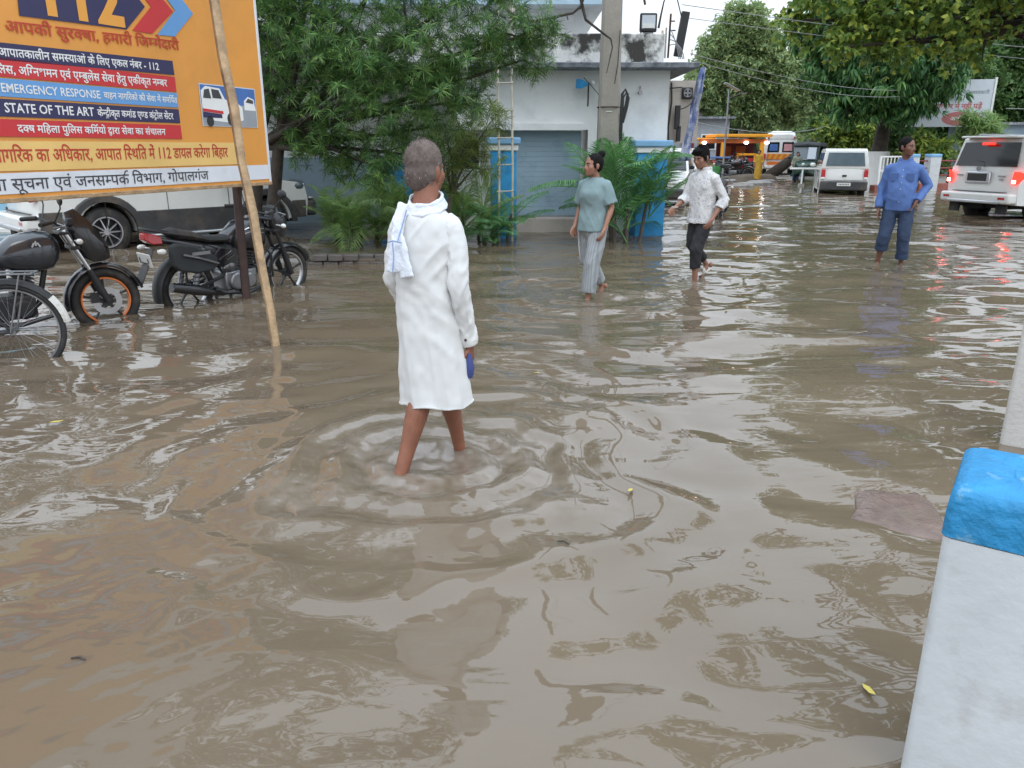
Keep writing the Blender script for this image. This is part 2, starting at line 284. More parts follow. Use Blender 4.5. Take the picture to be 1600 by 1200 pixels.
def water():
    nr_, na = 740, 580
    r = .35 * (62 / .35) ** (np.linspace(0, 1, nr_) ** .92); a = np.radians(np.linspace(-54, 54, na))
    Rr, Aa = np.meshgrid(r, a, indexing='ij'); X, Y = Rr * np.sin(Aa), Rr * np.cos(Aa) - .3
    h, foam = waves(X, Y)
    I = np.arange(nr_ * na).reshape(nr_, na); f = np.stack([I[:-1, :-1], I[1:, :-1], I[1:, 1:], I[:-1, 1:]], -1).reshape(-1, 4)[:, ::-1]
    m = bpy.data.materials.new('flood_water'); m.use_nodes = True; n, l = m.node_tree.nodes, m.node_tree.links; MATS['flood_water'] = m
    b = n['Principled BSDF']; b.inputs['Roughness'].default_value = .02; b.inputs['IOR'].default_value = 1.5
    t = n.new('ShaderNodeTexCoord'); z = n.new('ShaderNodeTexNoise'); z.inputs['Scale'].default_value = .7; z.inputs['Detail'].default_value = 5
    l.new(t.outputs['Object'], z.inputs['Vector']); q = n.new('ShaderNodeValToRGB'); q.color_ramp.elements[0].position = .32; q.color_ramp.elements[1].position = .72
    q.color_ramp.elements[0].color = (.13, .099, .067, 1); q.color_ramp.elements[1].color = (.158, .121, .083, 1); l.new(z.outputs['Fac'], q.inputs[0])
    at = n.new('ShaderNodeAttribute'); at.attribute_name = 'foam'; x = n.new('ShaderNodeMix'); x.data_type = 'RGBA'; x.inputs[7].default_value = (.26, .22, .185, 1)
    l.new(at.outputs['Fac'], x.inputs[0]); l.new(q.outputs[0], x.inputs[6]); l.new(x.outputs[2], b.inputs['Base Color'])
    mm = n.new('ShaderNodeMath'); mm.operation = 'MULTIPLY_ADD'; mm.inputs[1].default_value = .22; mm.inputs[2].default_value = .02; l.new(at.outputs['Fac'], mm.inputs[0]); l.new(mm.outputs[0], b.inputs['Roughness'])
    def lay_(sc, det, dist, amp, seed):                    # fine ripples, crests lying mostly across the street
        mp = n.new('ShaderNodeMapping'); mp.inputs['Scale'].default_value = sc; mp.inputs['Location'].default_value = (seed, seed * 2, 0); mp.inputs['Rotation'].default_value = (0, 0, .12 * seed); q3 = n.new('ShaderNodeTexNoise'); q3.inputs['Scale'].default_value = 1; q3.inputs['Detail'].default_value = det; q3.inputs['Distortion'].default_value = dist
        l.new(t.outputs['Object'], mp.inputs[0]); l.new(mp.outputs[0], q3.inputs['Vector']); m_ = n.new('ShaderNodeMath'); m_.operation = 'MULTIPLY'; m_.inputs[1].default_value = amp; l.new(q3.outputs['Fac'], m_.inputs[0]); return m_.outputs[0]
    def add_(a, c, op='ADD'): m_ = n.new('ShaderNodeMath'); m_.operation = op; l.new(a, m_.inputs[0]); l.new(c, m_.inputs[1]); return m_.outputs[0]
    ms = n.new('ShaderNodeMapRange'); zm = n.new('ShaderNodeTexNoise'); zm.inputs['Scale'].default_value = .9; zm.inputs['Detail'].default_value = 3; l.new(t.outputs['Object'], zm.inputs['Vector']); l.new(zm.outputs['Fac'], ms.inputs['Value']); ms.inputs['From Min'].default_value = .38; ms.inputs['From Max'].default_value = .62; ms.inputs['To Min'].default_value = .12
    hgt = add_(lay_((1.0, 4.2, 1), 1, .5, .011, .4), add_(add_(lay_((3.4, 10, 1), 1, .8, .0032, .7), lay_((13, 26, 1), 1, .5, .0005, 3)), ms.outputs[0], 'MULTIPLY'))
    bp = n.new('ShaderNodeBump'); bp.inputs['Strength'].default_value = 1; bp.inputs['Distance'].default_value = 1; l.new(hgt, bp.inputs['Height']); l.new(bp.outputs[0], b.inputs['Normal'])
    o = np_obj('water', np.stack([X, Y, h], -1).reshape(-1, 3), f, 'flood_water', smooth=True); o['kind'] = 'structure'
    ca = o.data.attributes.new('foam', 'FLOAT', 'POINT'); ca.data.foreach_set('value', foam.astype(np.float32).ravel())
water()
# ================================================================ main building
def building():
    t = thing('office_building', 'pale blue-white flat-roofed building with a closed shutter and a black-stained parapet', 'building', (0, 15, GZ))
    Z = -GZ
    w = MB(); w.box((-5.0, 3.8, 1.45), (7.9, 5, 2.9)); w.box((-.12, 2.6, 1.45), (1.84, 5, 2.9)); w.box((2.25, 2.6, 1.45), (1.1, 5, 2.9)); w.box((1.25, 2.6, 2.6), (.9, 5, .6))
    w.build('wall', 'wall_blue_white', t)
    # front screen wall over the gate opening, standing 0.55 m forward under the slab
    w = MB(); w.box((1.15, -.3, 2.42), (3.3, .2, 1.0)); w.box((2.09, -.3, .96), (1.43, .2, 1.92)); w.box((-.75, -.3, 2.42), (.5, .2, 1.0)); w.build('front_wall', 'wall_blue_white', t)
    l = MB(); l.box((.62, -.44, 1.97), (1.32, .14, .13)); l.build('lintel', 'wall_blue_white', t, bevel=.01)
    s = MB()
    for k in range(17): s.box((.62, -.22 + (.002 if k % 2 else 0), .42 + k * .09), (1.3, .03, .0885))
    sh = s.build('shutter', 'shutter_blue', t, bevel=.002); MB().box((.62, -.26, .37), (1.3, .03, .05)).build('bottom_rail', 'steel', sh)
    p = MB(); p.box((.72, -.35, .2), (1.7, .5, .34)); p.build('plinth', 'beige_wall', t, bevel=.015)
    sl = MB(); sl.box((-1.4, 1.8, 2.96), (9.2, 5.4, .09)); sl.build('roof_slab', 'slab_edge', t, bevel=.012)
    pa = MB(); pa.box((-1.6, -.42, 3.255), (8.5, .18, .5)); pa.box((2.56, 1.7, 3.255), (.18, 4.0, .5)); pa.build('parapet', 'wall_stained', t, bevel=.02)
    # upper storey set back behind the parapet
    u = MB(); u.box((-1.6, 4.2, 4.0), (6.3, 4, 1.9)); u.build('upper_wall', 'wall_blue_white', t)
    us = MB(); us.box((-1.6, 3.9, 4.34), (6.9, 4.6, .07)); us.build('upper_sunshade', 'wall_blue_white', t); MB().box((-1.6, 1.57, 4.35), (6.96, .06, .12)).build('sunshade_edge', 'pale_blue_edge', t); ut = MB(); ut.box((-1.6, 4.2, 4.75), (6.2, 3.8, .7)); ut.build('upper_parapet', 'wall_stained', t)
    MB().box((1.1, 2.17, 3.75), (.35, .06, .9)).build('door', 'white_paint', t, bevel=.01)
    # side bay right of the front wall
    b = MB(); b.box((3.32, 1.6, 2.3), (.95, .12, 1.2)); b.build('side_wall', 'beige_wall', t)
    f = MB(); f.box((3.53, 1.5, 2.66), (.22, .06, .22)); fr = f.build('vent_fan', 'black_plastic', t, bevel=.02)
    v = MB(); v.torus((3.53, 1.46, 2.66), .075, .01, 18, 6); [v.box((3.53 + .035 * math.cos(a), 1.462, 2.66 + .035 * math.sin(a)), (.06, .006, .03), rot=Matrix.Rotation(-a, 3, 'Y')) for a in (0, 1.57, 3.14, 4.71)]; v.build('fan_blade', 'steel', fr)
    k = MB(); k.box((3.34, 1.42, 2.2), (.1, .1, .45)); k.box((3.38, 1.42, 1.88), (.08, .1, .3)); k.build('meter_box', 'black_plastic', t, bevel=.01)
    d = MB(); d.box((2.78, -.25, 1.5), (.04, .05, 2.9)); d.build('drain_pipe', 'bamboo', t)
    c = MB(); c.tube([(3.2, 1.5, 2.86), (3.22, 1.48, 2.5), (3.18, 1.48, 2.0), (3.2, 1.48, 1.72)], .018, 6); c.tube([(3.15, 1.5, 2.75), (3.42, 1.5, 2.77)], .012, 6); c.tube(bez((3.35, 1.45, 2.35), (3.55, 1.4, 2.35), (3.75, 1.45, 2.62)), .01, 6); c.build('cable_run', 'cable', t)
    # black box painting the shade inside an opening, and dado on the left part
    g = MB(); g.box((-.82, -.42, 1.55), (.42, .06, .62)); g.build('opening_shade', 'dark_void', t)
    q = MB(); q.box((-5.0, 1.26, .72), (7.8, .1, 1.4)); q.build('painted_dado', 'wall_grey_blue', t)
    q = MB(); q.box((-1.9, 1.16, 1.02), (1.5, .08, .85)); q.build('blue_panel', 'blue_paint', t)
    e = MB(); e.disc((2.28, -.44, 2.55), .035, .06, 12); e.tube([(2.28, -.42, 2.6), (2.28, -.42, 2.66)], .012, 6); e.build('wall_lamp', 'steel', t, smooth=40)
building()
def hanging_cloth():
    b = MB(); n = 14; vs = []
    for i in range(n + 1):
        z = 2.86 - 1.6 * i / n
        for j in range(5): vs.append((3.36 + (.1 + .08 * i / n) * j / 4 - .3 * i / n, 14.72 + .05 * math.sin(j * 2.3 + i * .5) + .03 * math.sin(i * 1.3), z))
    fs = [(i * 5 + j, i * 5 + j + 1, i * 5 + j + 6, i * 5 + j + 5) for i in range(n) for j in range(4)]
    b.add(vs, fs); o = b.build('hanging_tarp', 'blue_sheet', smooth=60); m = o.modifiers.new('thick', 'SOLIDIFY'); m.thickness = .012
    tag(o, 'narrow creased blue tarp hanging from the slab corner of the pale building', 'tarp')
hanging_cloth()
def gate_pillar(x, y, w, h, label, cap=True):
    t = thing('gate_pillar', label, 'pillar', (x, y, GZ), R(2), 'blue gate pillars of the pale building'); H = h - GZ
    MB().box((0, 0, H / 2 - .12), (w, w, H - .2)).build('shaft', 'blue_paint', t, bevel=.012)
    MB().box((0, 0, H - .17), (w * 1.14, w * 1.14, .1)).build('moulding', 'white_paint', t, bevel=.02); MB().box((0, 0, H - .06), (w * 1.3, w * 1.3, .11)).build('cap', 'blue_cap', t, bevel=.02)
gate_pillar(-.15, 13.75, .44, 1.66, 'blue gate pillar beside the bamboo ladder, left of the shutter')
gate_pillar(2.44, 14.2, .52, 1.62, 'blue gate pillar half hidden behind the big palm')
def low_wall():
    t = thing('boundary_wall', 'low pale blue wall with red paint stains left of the parked two-tone SUV', 'wall', (-9.6, 14.6, GZ), R(4))
    MB().box((0, 0, .42), (3.4, .2, .84)).build('panel', 'sky_blue_paint', t, bevel=.02); MB().box((0, -.14, .1), (3.5, .16, .2)).build('footing', 'white_paint', t, bevel=.02)
    MB().box((0.75, -.2, .42), (.5, .36, .86)).build('pier', 'sky_blue_paint', t, bevel=.03)
    u = thing('planter_wall', 'low pale kerb wall running behind the shrubs in front of the building', 'wall', (-1.0, 14.3, GZ))
    MB().box((-1, 0, .13), (2.3, .25, .26)).build('coping', 'concrete', u, bevel=.02)
low_wall()
def utility_pole():
    t = thing('utility_pole', 'thick grey concrete utility pole in front of the pale building', 'pole', (1.6, 13.5, GZ))
    b = MB(); b.loft([[(sx * w, sy * w * .8, z) for sx, sy in ((-1, -.8), (-.8, -1), (.8, -1), (1, -.8), (1, .8), (.8, 1), (-.8, 1), (-1, .8))] for z, w in ((-.3, .19), (3, .16), (7.5, .12))]); b.build('shaft', 'concrete', t, smooth=30)
    b = MB(); b.torus((0, 0, 2.25), .185, .012, 20, 6, 'Z', ry=.012); b.build('band', 'iron_brown', t); MB().box((-.01, -.15, 2.18), (.1, .006, .012)).build('stripe', 'white_paint', t)
    b = MB(); pts = [(.2, -.1, 1.6), (.19, -.12, 2.1), (.2, -.12, 2.45), (.25, -.12, 2.52), (.29, -.12, 2.44), (.27, -.12, 2.3), (.21, -.12, 2.05)]; b.tube(pts, .022, 6); b.tube([(p[0] + .02, p[1], p[2] - .05) for p in pts], .018, 6); b.build('cable_loop', 'cable', t, smooth=60)
    b = MB(); b.tube([(.12, -.17, 3.4), (.1, -.19, 2.9), (.06, -.19, 2.6)], .008, 5); b.build('dangling_cable', 'cable', t)
    for i, (a, c, d) in enumerate([((0, 0, 3.5), (-1.5, .2, 3.1), (-2.4, 1.2, 3.35)), ((0, 0, 3.52), (-.6, 0, 3.2), (-.9, -1, 5.5))]): pass
utility_pole()
def branch():
    b = MB(); b.tube([(-.55, 13.2, 3.95), (.1, 13.15, 3.4), (.35, 13.15, 3.38), (.95, 13.15, 3.5), (1.1, 13.15, 3.62)], [.03, .028, .024, .02, .02], 6)
    b.tube([(1.0, 13.1, 4.2), (1.08, 13.15, 3.65), (1.15, 13.12, 3.4), (1.4, 13.1, 3.22), (1.55, 13.1, 3.12), (1.58, 13.1, 3.0), (1.5, 13.1, 2.62)], [.03, .026, .022, .018, .014, .01, .006], 6)
    b.tube([(1.05, 13.12, 3.55), (1.15, 13.1, 3.8), (1.17, 13.1, 4.2)], [.02, .014, .012], 6); b.tube([(.85, 13.15, 3.48), (.87, 13.1, 3.4)], .01, 5)
    tag(b.build('dead_branch', 'bark_dark', smooth=60), 'bare dead branch bending down in front of the concrete utility pole', 'branch')
branch()
def ladder():
    t = thing('bamboo_ladder', 'thin pale bamboo ladder standing before the left gate pillar', 'ladder', (0, 13.0, GZ))
    for x in (-.22, .0):
        b = MB(); b.tube([(x, 0, 0), (x + .01, .1, 1.3), (x - .005, .25, 2.6), (x, .4, 4.3)], [.022, .02, .018, .016], 8); b.build('rail', 'bamboo', t, smooth=60)
    for k in range(9):
        z = .5 + k * .42; y = .1 * z / 1.1; b = MB(); b.tube([(-.25, y - .03, z), (.03, y - .03, z + .01)], .011, 6); b.build('rung', 'bamboo', t, smooth=60)
ladder()
def stair_frame():
    t = thing('steel_stair', 'pale steel stair frame on the roof beyond the narrow-leaved tree', 'stair', (-.35, 15.3, 3.1))
    for y in (0, .6): MB().tube([(-1.2, y, 1.6), (.4, y, .85)], .035, 6).build('stringer', 'bamboo', t)
    for k in range(6): MB().box((-1.05 + k * .26, .3, 1.55 - k * .125), (.16, .6, .03)).build('tread', 'bamboo', t)
    for x in (-.9, .3): MB().tube([(x, .3, 0), (x, .3, 1.0)], .025, 6).build('strut', 'bamboo', t)
stair_frame()
def floodlight():
    t = thing('floodlight', 'square black floodlight with a white panel on the stained parapet', 'floodlight', (2.36, 14.55, 3.39))
    b = MB(); b.box((0, 0, .17), (.3, .07, .31)); b.build('housing', 'black_plastic', t, bevel=.03, seg=3); MB().box((0, -.037, .18), (.23, .01, .21)).build('reflector', 'banner_white', t); MB().box((0, -.045, .115), (.2, .008, .07)).build('light_panel', 'clear_lens', t)
    b = MB(); b.box((0, 0, .0), (.18, .05, .02)); b.tube([(-.12, 0, 0), (-.12, 0, .05)], .012, 6); b.build('bracket', 'black_plastic', t)
floodlight()
def roof_bits():
    b = MB(); b.box((3.02, 14.9, 3.42), (.14, .1, .74), rot=Matrix.Rotation(R(8), 3, 'Y')); tag(b.build('black_signboard', 'black_plastic', bevel=.01), 'slim tilted black panel standing at the roof corner', 'panel')
    t = thing('antenna_rod', 'thin iron service mast with cables at the roof corner', 'mast', (2.78, 14.8, 3.02)); b = MB(); b.tube([(0, 0, 0), (.01, 0, .72)], .018, 6); b.box((.05, 0, .45), (.12, .02, .02)); b.box((.04, 0, .6), (.1, .02, .02)); b.build('rod', 'iron_brown', t)
    b = MB(); [b.tube(bez((0, 0, .5 - k * .1), (.12 + k * .03, -.05, .3), (.2 + k * .03, 0, -.02)), .009, 5) for k in range(4)]; b.build('cable', 'cable_pale', t)
    b = MB(); b.tube([(-.12, 0, 0), (-.12, 0, .45)], .02, 8); b.tube([(-.05, .03, 0), (-.05, .03, .5)], .016, 8); b.build('pipe', 'bamboo', t)
    b = MB(); b.tube([(2.55, 14.6, 3.48), (2.58, 14.6, 3.68), (2.62, 14.6, 3.9), (2.66, 14.6, 3.98)], [.02, .016, .012, .006], 6); b.tube([(2.3, 14.6, 3.85), (2.26, 14.6, 4.0), (2.15, 14.6, 4.3)], [.02, .02, .014], 6); tag(b.build('roof_stick', 'bark_dark', smooth=60), 'crooked dead stick rising from the parapet end by the floodlight', 'stick')
roof_bits()
def reflector_lamp():
    t = thing('bracket_lamp', 'blue shaded lamp on a bracket on the front wall', 'lamp', (1.32, 14.35, 2.55)); MB().tube([(-.16, -.1, .0), (-.08, -.04, 0), (0, 0, 0)], [.11, .07, .03], 4, up=(0, .7, .7)).build('shade', 'blue_paint', t)
    MB().ell((.09, -.02, .02), .04, 10, 8).build('bulb', 'clear_lens', t, smooth=60); b = MB(); b.tube([(.02, .05, .02), (.02, .05, -.36)], .014, 6); b.tube([(-.07, .02, .11), (.03, .05, .02), (.2, .1, -.15), (.33, .2, -.5)], .007, 5); b.build('bracket', 'black_plastic', t)
reflector_lamp()
def paper_sign():
    t = thing('notice_board', 'small white notice board on a post among the shrubs beyond the man in white', 'sign', (-1.02, 12.9, GZ)); MB().box((0, 0, 1.3), (.14, .02, .48)).build('board', 'white_paint', t); MB().tube([(0, .02, 0), (0, .02, 1.2)], .012, 6).build('post', 'steel', t)
paper_sign()
# ================================================================ roadside concrete pillars in front, their foot slab
for i, (x, y, lab) in enumerate([(.95, 1.52, 'white concrete fence pillar with a flaking bright blue top, nearest the camera'), (2.58, 3.79, 'second concrete fence pillar beyond the blue-topped one, mostly cut off by the frame')]):
    t = thing('fence_pillar', lab, 'pillar', (x, y, GZ), R(-34), 'concrete pillars along the near roadside'); H = .8 - GZ; w = .31
    me = MB(); N = 8
    def ring(z, ins, jit):
        pts = []
        for cx, cy, a0 in ((ins, ins, math.pi), (w - ins, ins, 1.5 * math.pi), (w - ins, w - ins, 0), (ins, w - ins, .5 * math.pi)):
            for k in range(3): a = a0 + k * math.pi / 4; rr = .018; pts.append((cx + rr * math.cos(a) + rng.uniform(-jit, jit), cy + rr * math.sin(a) + rng.uniform(-jit, jit), z + rng.uniform(-jit, jit)))
        return pts
    zs = [-.1, .2, .45, .6, .68 - GZ]; me.loft([ring(z, .018, .002) for z in zs]); me.build('shaft', 'pillar_white' if i == 0 else 'post_white', t, smooth=50)
    me = MB(); me.loft([ring(.681 - GZ, .015, .001), ring(.73 - GZ, .016, .002), ring(.777 - GZ, .018, .003), ring(.793 - GZ, .024, .004), ring(.801 - GZ, .042, .005), ring(.803 - GZ, .08, .006), ring(.803 - GZ, .13, .004)]); o = me.build('painted_top', 'blue_band', t, smooth=70)
b = MB(); q = random.Random(3); cs = [(1.35, 2.8), (1.62, 3.27), (1.9, 3.24), (1.76, 2.76)]; ring0 = []
for k in range(4):
    for m in range(4): a_, c_ = cs[k], cs[(k + 1) % 4]; f_ = m / 4; ring0.append((a_[0] + (c_[0] - a_[0]) * f_ - 1.65 + q.uniform(-.015, .015), a_[1] + (c_[1] - a_[1]) * f_ - 3.02 + q.uniform(-.015, .015)))
b.loft([[(x * 1.05, y * 1.05, -.09) for x, y in ring0], [(x, y, -.004) for x, y in ring0], [(x * .93, y * .93, .005 + .005 * q.random()) for x, y in ring0], [(x * .5, y * .5, .011 + .005 * q.random()) for x, y in ring0]])
o = b.build('footing_stone', 'stone_red', smooth=60, loc=(1.65, 3.02, 0)); tag(o, 'reddish stone slab barely awash in the water left of the blue-topped pillar', 'stone')
# ================================================================ brick kerb ring round the tree, rubble at the far edge
def kerb():
    t = thing('tree_kerb', 'broken dark brick kerb standing in the water round the narrow-leaved tree', 'kerb', (-2.3, 10.55, GZ))
    brick = None
    for row in range(2):
        for k in range(7 if row == 0 else 5):
            x = -.35 + k * .205 + row * .07; y = -.13 - .04 * math.cos(k * .9)
            if brick is None:
                m = MB(); m.box((0, 0, 0), (.19, .11, .085)); brick = m.build('brick', 'brick_wet', t, bevel=.012); c = brick
            else: c = dup_part(brick, t)
            c.location = (x, y + rng.uniform(-.01, .01), .1 + row * .095); c.rotation_euler = (rng.uniform(-.05, .05), rng.uniform(-.05, .05), rng.uniform(-.08, .08) + .06)
    MB().box((.3, .1, .08), (1.6, .5, .22)).build('bed', 'mud_dark', t, bevel=.03)
    for (x, y, w, a) in [(-.85, -.05, .6, .25), (-1.35, -.12, .3, .1)]:
        m = MB(); m.box((0, 0, 0), (w, .28, .1)); m.build('slab', 'stone_slab', t, bevel=.02, loc=(x, y, .1), rz=a)
kerb()
def rubble():
    spots = [(10.1, 33.2, 1.8, .9, .1, 'wide flat broken slab at the edge of the flood'), (8.9, 31.0, 1.3, .7, -.4, 'grey broken slab nearest the boy in the patterned shirt'), (11.0, 35.2, 1.5, .8, .3, 'broken slab just before the woman in mustard'), (9.6, 35.6, 1.3, .7, .6, 'broken slab below the parked motorcycle'), (8.2, 33.6, 1.1, .6, .2, 'small tilted slab left among the far rubble')]
    for x, y, a, b_, rz, lab in spots:
        m = MB(); n = 9; ring = [(a * .5 * math.cos(6.283 * k / n) * rng.uniform(.8, 1.15), b_ * .5 * math.sin(6.283 * k / n) * rng.uniform(.8, 1.15)) for k in range(n)]
        m.loft([[(p, q, -.12) for p, q in ring], [(p, q, .07 + .03 * p) for p, q in ring], [(p * .86, q * .86, .1 + .04 * p) for p, q in ring]])
        tag(m.build('broken_slab', 'stone_slab', smooth=25, loc=(x, y, 0), rz=rz), lab, 'rubble', 'broken slabs at the edge of the flood')
    m = MB(); ring = [(1.5 * math.cos(6.283 * k / 14) * rng.uniform(.85, 1.1), .8 * math.sin(6.283 * k / 14) * rng.uniform(.85, 1.1)) for k in range(14)]
    m.loft([[(p, q, -.1) for p, q in ring], [(p * .8, q * .8, .22) for p, q in ring], [(p * .4 + .4, q * .4, .34) for p, q in ring]]); tag(m.build('earth_mound', 'mud_dark', smooth=50, loc=(11.3, 38.0, -.06)), 'dark earth mound beside the woman in mustard', 'mound')
rubble()
# ================================================================ lettering (glyph outlines from Blender's own font, laid out by hand)
GLY = {}
def _mesh(body, bold):
    c = bpy.data.curves.new('t', 'FONT'); c.body = body; c.resolution_u = 2; c.offset = bold; o = bpy.data.objects.new('t', c); COL.objects.link(o)
    dg = bpy.context.evaluated_depsgraph_get(); me = bpy.data.meshes.new_from_object(o.evaluated_get(dg))
    v = [(p.co.x, p.co.y) for p in me.vertices]; f = [tuple(p.vertices) for p in me.polygons]
    bpy.data.objects.remove(o); bpy.data.curves.remove(c); bpy.data.meshes.remove(me); return v, f
def glyph(ch, bold):
    k = (ch, bold)
    if k not in GLY:
        lat = ord(ch) < 0x900; a = 'H' if lat else 'क'
        wid = lambda s: max(p[0] for p in _mesh(s, 0)[0])
        adv = wid(a + ch + a) - wid(a + a); v, f = _mesh(ch, bold) if ch != ' ' else ([], [])
        GLY[k] = (v, f, adv)
    return GLY[k]
def clip(v, f, x):
    bm = bmesh.new(); vs = [bm.verts.new((p[0], p[1], 0)) for p in v]
    for q in f:
        try: bm.faces.new([vs[i] for i in q])
        except ValueError: pass
    bmesh.ops.bisect_plane(bm, geom=bm.verts[:] + bm.edges[:] + bm.faces[:], plane_co=(x, 0, 0), plane_no=(1, 0, 0), clear_outer=True)
    bm.verts.index_update(); r = [(p.co.x, p.co.y) for p in bm.verts], [tuple(q.index for q in g.verts) for g in bm.faces]; bm.free(); return r
def lay(text, bold):
    """~X half form, ^X subscript form, | reph over the letter before"""
    V_, F_, x, i, last = [], [], 0, 0, 0
    def put(v, f, fn):
        o = len(V_); V_.extend(fn(p) for p in v); F_.extend(tuple(q + o for q in g) for g in f)
    while i < len(text):
        ch = text[i]
        if ch == '~':
            v, f, a = glyph(text[i + 1], bold); xm = max(p[0] for p in v); cut = xm - (.21 if text[i + 1] not in 'कफ' else .24)
            v, f = clip(v, f, cut); put(v, f, lambda p: (p[0] + x, p[1])); x += cut - .01; i += 2; continue
        if ch == '^':
            if text[i + 1] == 'र':
                v, f, a = glyph('्', bold); put(v, f, lambda p: (x - .30 + p[0] * .8, p[1] * .8 + .02)); put(v, f, lambda p: (x - .38 - p[0] * .8, p[1] * .8 + .02))
            else:
                v, f, a = glyph(text[i + 1], bold); put(v, f, lambda p: (x - .42 + p[0] * .55, p[1] * .5 - .22))
            i += 2; continue
        if ch == '|':
            v, f, a = glyph('े', bold); put(v, f, lambda p: (x - .42 - p[0], p[1])); i += 1; continue
        v, f, a = glyph(ch, bold); put(v, f, lambda p: (p[0] + x, p[1])); x += a; i += 1
    return V_, F_, x
def lettering(text, mat, parent, u0, u1, v0, size, d, bold=.012, slope=0, name='lettering'):
    """flat print between u0 and u1 on the board face, baseline v0"""
    v, f, w = lay(text, bold); kx = (u1 - u0) / w
    b = MB(); b.add([(u0 + p[0] * kx, d, v0 + p[1] * size + slope * (p[0] * kx)) for p in v], f)
    o = b.build(name, mat, parent); return o
# ================================================================ big orange board on the left
BA = R(20)
bd_ = thing('billboard', 'big orange Hindi 112 emergency billboard leaning over the parked motorcycles', 'billboard', (-2.40, 7.9, 1.17), R(90) - BA)
TOPV = 2.35
b = MB(); b.box((-2.35, .03, TOPV / 2), (4.7, .05, TOPV)); b.build('backing', 'print_orange', bd_)
def slab(name, m, pts, d, parent=bd_): b = MB(); b.prism(pts, d, d - .0015); return b.build(name, m, parent)
def rect(u0, v0, u1, v1): return [(u0, v0), (u1, v0), (u1, v1), (u0, v1)]
slab('white_strip', 'print_white', rect(-4.68, .03, -.02, .165), .001)
slab('pale_strip', 'print_pale', rect(-4.68, .178, -.44, .37), .001)
for k, (m, v0, v1) in enumerate([('print_navy', .901, 1.008), ('print_red', .775, .886), ('print_sky', .652, .76), ('print_navy', .523, .633), ('print_red', .397, .507)]):
    slab('text_strip', m, [(-4.2, v0 - .06), (-1.145, v0), (-1.15, v1), (-4.2, v1 - .06)] if k == 0 else rect(-4.2, v0 - .005 * (k < 3), -1.145, v1), .001)
dv = 1.19
slab('number_arrow', 'print_navy', [(-2.49, dv - .03), (-1.59, dv), (-1.375, dv + .19), (-1.59, dv + .38), (-2.45, dv + .38)], .001)
slab('red_chevron', 'print_red', [(-1.535, dv), (-1.335, dv), (-1.075, dv + .2), (-1.335, dv + .4), (-1.535, dv + .4), (-1.31, dv + .2)], .001)
slab('blue_chevron', 'print_sky', [(-1.28, dv), (-1.09, dv + .01), (-.845, dv + .215), (-1.09, dv + .42), (-1.28, dv + .42), (-1.05, dv + .21)], .001)
slab('header_strip', 'print_white', rect(-4.68, 1.78, -.02, 2.33), .001)
lettering('112', 'ink_orange', bd_, -2.36, -1.6, dv + .015, .5, -.003, .03, .012)
lettering('आपकी सुर~कषा, हमारी िज~ममेदारी', 'print_rust', bd_, -2.61, -1.055, 1.05, .105, -.003, .016, .033)
lettering('आपातकालीन सम~सयाओं के िलए एकल नंबर - 112', 'ink_white', bd_, -2.69, -1.31, .897, .075, -.003, .018, .02)
lettering('पुिलस, अि~गनशमन एवं ए~मबुलेंस सेवा हेतु एकीकृत न~मबर', 'ink_white', bd_, -2.78, -1.245, .79, .078, -.003, .018, .01)
lettering('EMERGENCY RESPONSE', 'ink_white', bd_, -2.72, -1.93, .676, .078, -.003, .014); lettering('वाहन नागिरकों की सेवा में समिप|त', 'ink_white', bd_, -1.9, -1.155, .681, .066, -.003, .018)
lettering('STATE OF THE ART', 'ink_white', bd_, -2.72, -2.01, .55, .085, -.003, .016); lettering('के~नद^रीकृत कमांड ए~णड कंट^रोल सेंटर', 'ink_white', bd_, -1.98, -1.22, .552, .072, -.003, .018)
lettering('द~कष मिहला पुिलस किम|यों द^वारा सेवा का संचालन', 'ink_white', bd_, -2.65, -1.33, .427, .072, -.003, .018)
lettering('हर नागिरक का अिधकार, आपात ि~सथित में 112 डायल करेगा िबहार', 'print_rust', bd_, -2.98, -.595, .236, .125, -.003, .014, .004)
lettering('िजला सूचना एवं जनस~मपक| िवभाग, गोपालगंज', 'ink_black', bd_, -3.06, -.88, .055, .115, -.003, .006)
# printed photograph of a patrol jeep
PH = bd_
slab('photo_print', 'banner_white', rect(-.875, .508, -.125, .858), .001)
slab('photo_sky', 'sticker_blue', rect(-.865, .7, -.135, .85), -.0015); slab('photo_ground', 'tin_grey', rect(-.865, .516, -.135, .7), -.0015)
slab('photo_jeep', 'white_paint', [(-.86, .62), (-.86, .8), (-.8, .84), (-.62, .83), (-.56, .74), (-.4, .72), (-.33, .68), (-.33, .57), (-.45, .54), (-.8, .56)], -.003)
slab('photo_window', 'glass_dark', [(-.84, .74), (-.82, .81), (-.76, .82), (-.74, .74)], -.0045); slab('photo_window', 'glass_dark', [(-.72, .745), (-.73, .82), (-.635, .815), (-.6, .745)], -.0045)
slab('photo_stripe', 'print_red', [(-.86, .655), (-.6, .64), (-.6, .615), (-.86, .63)], -.0045); slab('photo_stripe', 'print_navy', [(-.86, .628), (-.62, .613), (-.62, .58), (-.86, .58)], -.0045)
slab('photo_wheel', 'ink', arc(-.5, .575, .055, 0, 6.2, 16), -.0045); slab('photo_wheel', 'ink', arc(-.78, .55, .045, 0, 6.2, 16), -.0045)
slab('photo_car', 'white_paint', [(-.3, .66), (-.3, .74), (-.24, .78), (-.16, .76), (-.14, .66)], -.003); slab('photo_window', 'glass_dark', [(-.28, .73), (-.24, .765), (-.17, .75), (-.17, .72)], -.0045)
